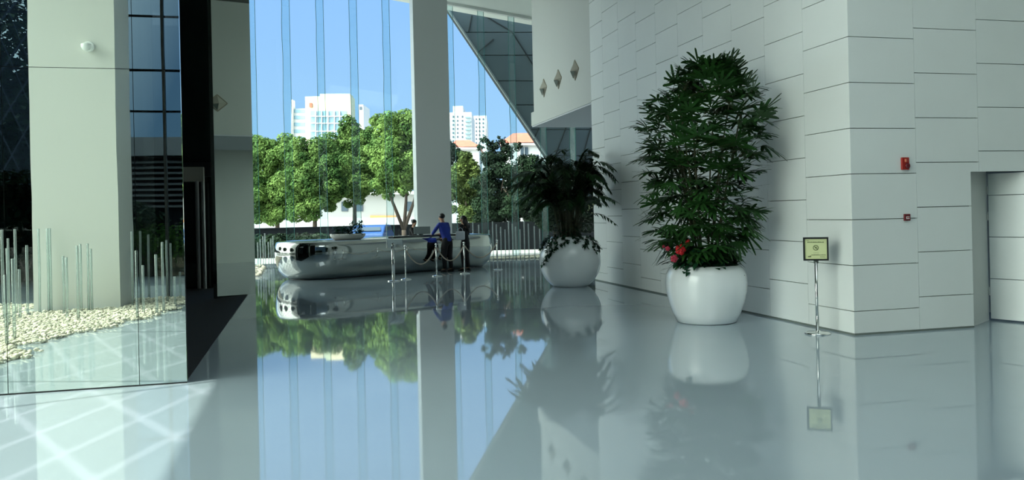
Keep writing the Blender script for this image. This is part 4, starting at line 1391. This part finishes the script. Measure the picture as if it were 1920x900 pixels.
face_rect(tw, 600, 656, 176, 182, 141, M['bcream'], 'roof_plant', 3, 0)
building_box(tw, 546, 573, 204, 141, 12, M['bwhite'], 'side_wing')
for y in (205, 217, 230, 243, 256):
    face_rect(tw, 549.5, 572, y, y + 6.5, 141, M['bglass'], 'ribbon_window', .3, .1)
face_rect(tw, 546, 549, 187, 275, 140.5, M['bwhite'], 'corner_fin', 1.5, .3)
sm = thing_at('white_rooftop_block', 676, 175, 'small white rooftop showing above the trees right of the cream tower', 'building')
building_box(sm, 672, 681, 196, 175, 8, M['bwhite']); face_rect(sm, 674, 679, 200, 206, 175, M['bdark'], 'window', .2, .1)

wt = thing_at('apartment_tower', 865, 160, 'white apartment tower with balconies right of the pillar', 'building')
building_box(wt, 840, 884, 211, 160, 14, M['bwhite'])
building_box(wt, 849, 868, 199, 160, 8, M['bwhite'], 'lift_housing', 1.0)
for r_ in range(8):
    y = 217 + r_ * 7.6
    for x in (850, 858, 867):
        face_rect(wt, x - 1.6, x + 1.6, y, y + 3.6, 160, M['bdark'], 'window', .2, .1)
    face_rect(wt, 872, 882, y + 1.5, y + 4.0, 160, M['bglass'], 'balcony', .9, .8)
wt2 = thing_at('apartment_tower', 900, 190, 'lower white apartment tower behind the taller one', 'building')
building_box(wt2, 888, 912, 217, 190, 14, M['bwhite'])
for r_ in range(8):
    y = 222 + r_ * 7.4
    for x in (893, 899, 906):
        face_rect(wt2, x - 1.4, x + 1.4, y, y + 3.0, 190, M['bdark'], 'window', .2, .1)

def house(px0, px1, py_ridge, py_eave, py_wall, D, ridge0, ridge1, label, wins):
    h = thing_at('house', (px0 + px1) / 2, D, label, 'house')
    building_box(h, px0 + 2, px1 - 2, py_eave, D, 8, M['bwhite'])
    o0 = h.location
    a, b_ = at(px0 - 1, py_eave, D - .6) - o0, at(px1 + 1, py_eave, D - .6) - o0
    b_.z = a.z
    r0, r1 = at(ridge0, py_ridge, D + 4) - o0, at(ridge1, py_ridge, D + 4) - o0
    r1.z = r0.z
    c_, d_ = b_ + VY * 9.2, a + VY * 9.2
    m_ = MB()
    bm = m_.bm
    v = [bm.verts.new(p) for p in (a, b_, c_, d_, r0, r1)]
    for f in ((0, 1, 5, 4), (1, 2, 5), (2, 3, 4, 5), (3, 0, 4), (3, 2, 1, 0)): bm.faces.new([v[i] for i in f])
    m_.build('roof', M['roof'], h)
    face_rect(h, px0, px1, py_eave, py_eave + 4, D, M['bwhite'], 'eaves', .3, .5)
    for (x0, x1, y0, y1) in wins:
        face_rect(h, x0, x1, y0, y1, D, M['bdark'], 'window', .2, .1)
        face_rect(h, (x0 + x1) / 2 - .4, (x0 + x1) / 2 + .4, y0, y1, D, M['bwhite'], 'window_bar', .1, .2)
    return h
house(838, 900, 263, 276, 300, 75, 855, 880, 'low house with a dark red hipped roof right of the pillar', [(856, 862, 284, 292), (876, 882, 284, 292)])
house(938, 1040, 250, 268, 320, 62, 962, 1012, 'white house with a red tiled roof beside the slanting slate wall', [(976, 990, 276, 291), (950, 958, 278, 290), (1000, 1010, 290, 304)])
M['bpale'] = mat('grey_render', (.36, .37, .36), .8)
lw = thing_at('pavilion', 690, 72, 'long pale low building glimpsed below the tree crowns', 'building')
building_box(lw, 590, 785, 362, 72, 8, M['bpale'])
face_rect(lw, 588, 787, 358, 364, 72, M['bwhite'], 'flat_roof', 9, .8)
face_rect(lw, 694, 742, 404, 412, 72, M['orange'], 'orange_board', .3, .2)
for x in (612, 640, 668, 760):
    face_rect(lw, x, x + 12, 378, 396, 72, M['bdark'], 'window', .2, .1)

# ------------------------------------------------------------------ what stands behind the viewer (seen in the mirrors)
b = MB().box(-16, 12, -30, -22, 0, 7.4)
rb = empty('louvred_building', (-2, -26, 0), 'low dark building with grey louvres and a grey roof slab behind glass', 'building')
MB().box(-16, 12, -4, 4, 0, 4.6).build('wall', M['darkwall'], rb)
MB().box(-16.4, 12.4, -4, 4.6, 4.6, 5.45).build('roof_slab', mat('grey_slab', (.30, .29, .29), .8), rb)
for k in range(9):
    MB().box(-16, 12, 4.0, 4.25, 2.3 + k * .25, 2.40 + k * .25).build('louver', M['louver'], rb)
V0 = empty('hedge', (-4, -9.5, 0), 'clipped green hedge outside behind the cream column', 'hedge')
leaf_cloud([(x * .7 - 6, 0, .85, .7, .6, .75) for x in range(18)], 9000, .08, 41, 'foliage', M['hedge'], V0)
MB().box(-6.4, 6.2, -.3, .3, 0, .7).build('stems', M['bark'], V0)
for k, x in enumerate((-12, -7.5, -2, 4)):
    t = empty('garden_tree', (x, -17 + (k % 2) * 2, -.02), ('leftmost', 'second', 'third', 'last')[k] + ' dark tree in the row behind the clipped hedge', 'tree')
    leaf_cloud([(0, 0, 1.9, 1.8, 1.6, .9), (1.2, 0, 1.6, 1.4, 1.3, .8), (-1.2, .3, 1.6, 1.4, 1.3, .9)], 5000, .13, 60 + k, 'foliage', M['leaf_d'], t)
    MB().tube([(0, 0, 0), (.1, 0, 1.3), (0, 0, 2.6)], .12, 8, .08).build('trunk', M['bark'], t)
for k, (x, y, h) in enumerate(((-8.5, -9, 6.6), (-12, -6, 7.4))):  # two tall trees added to darken the left edge of the mirror
    t = empty('garden_tree', (x, y, -.02), ('added tall dark tree outside behind the cream column, nearer the hedge', 'added tall dark tree outside the corner of the side glass')[k], 'tree')
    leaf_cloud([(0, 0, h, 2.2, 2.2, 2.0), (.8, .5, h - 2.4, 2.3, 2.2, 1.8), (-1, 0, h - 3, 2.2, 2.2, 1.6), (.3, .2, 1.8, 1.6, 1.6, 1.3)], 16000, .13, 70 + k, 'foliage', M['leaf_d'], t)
    MB().tube([(0, 0, 0), (.1, 0, h * .5), (0, 0, h)], .16, 8, .08).build('trunk', M['bark'], t)
# trees along the left side, beyond the side glass
for k, (x, y) in enumerate(((-16, 2), (-17, 9), (-15, -6), (-18, 26), (-16, 33))):
    t = empty('garden_tree', (x, y, -.02), ('dark tree outside the side glass opposite the pebbles', 'dark tree outside the side glass level with the entrance', 'dark tree outside the side glass behind the cream column',
                                           'dark tree outside the far end of the side glass', 'dark tree outside beyond the front corner')[k], 'tree')
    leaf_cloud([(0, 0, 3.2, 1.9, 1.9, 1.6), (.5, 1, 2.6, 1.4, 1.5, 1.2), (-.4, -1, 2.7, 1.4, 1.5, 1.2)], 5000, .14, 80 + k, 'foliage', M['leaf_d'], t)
    MB().tube([(0, 0, 0), (.1, 0, 1.3), (0, 0, 2.6)], .14, 8, .09).build('trunk', M['bark'], t)
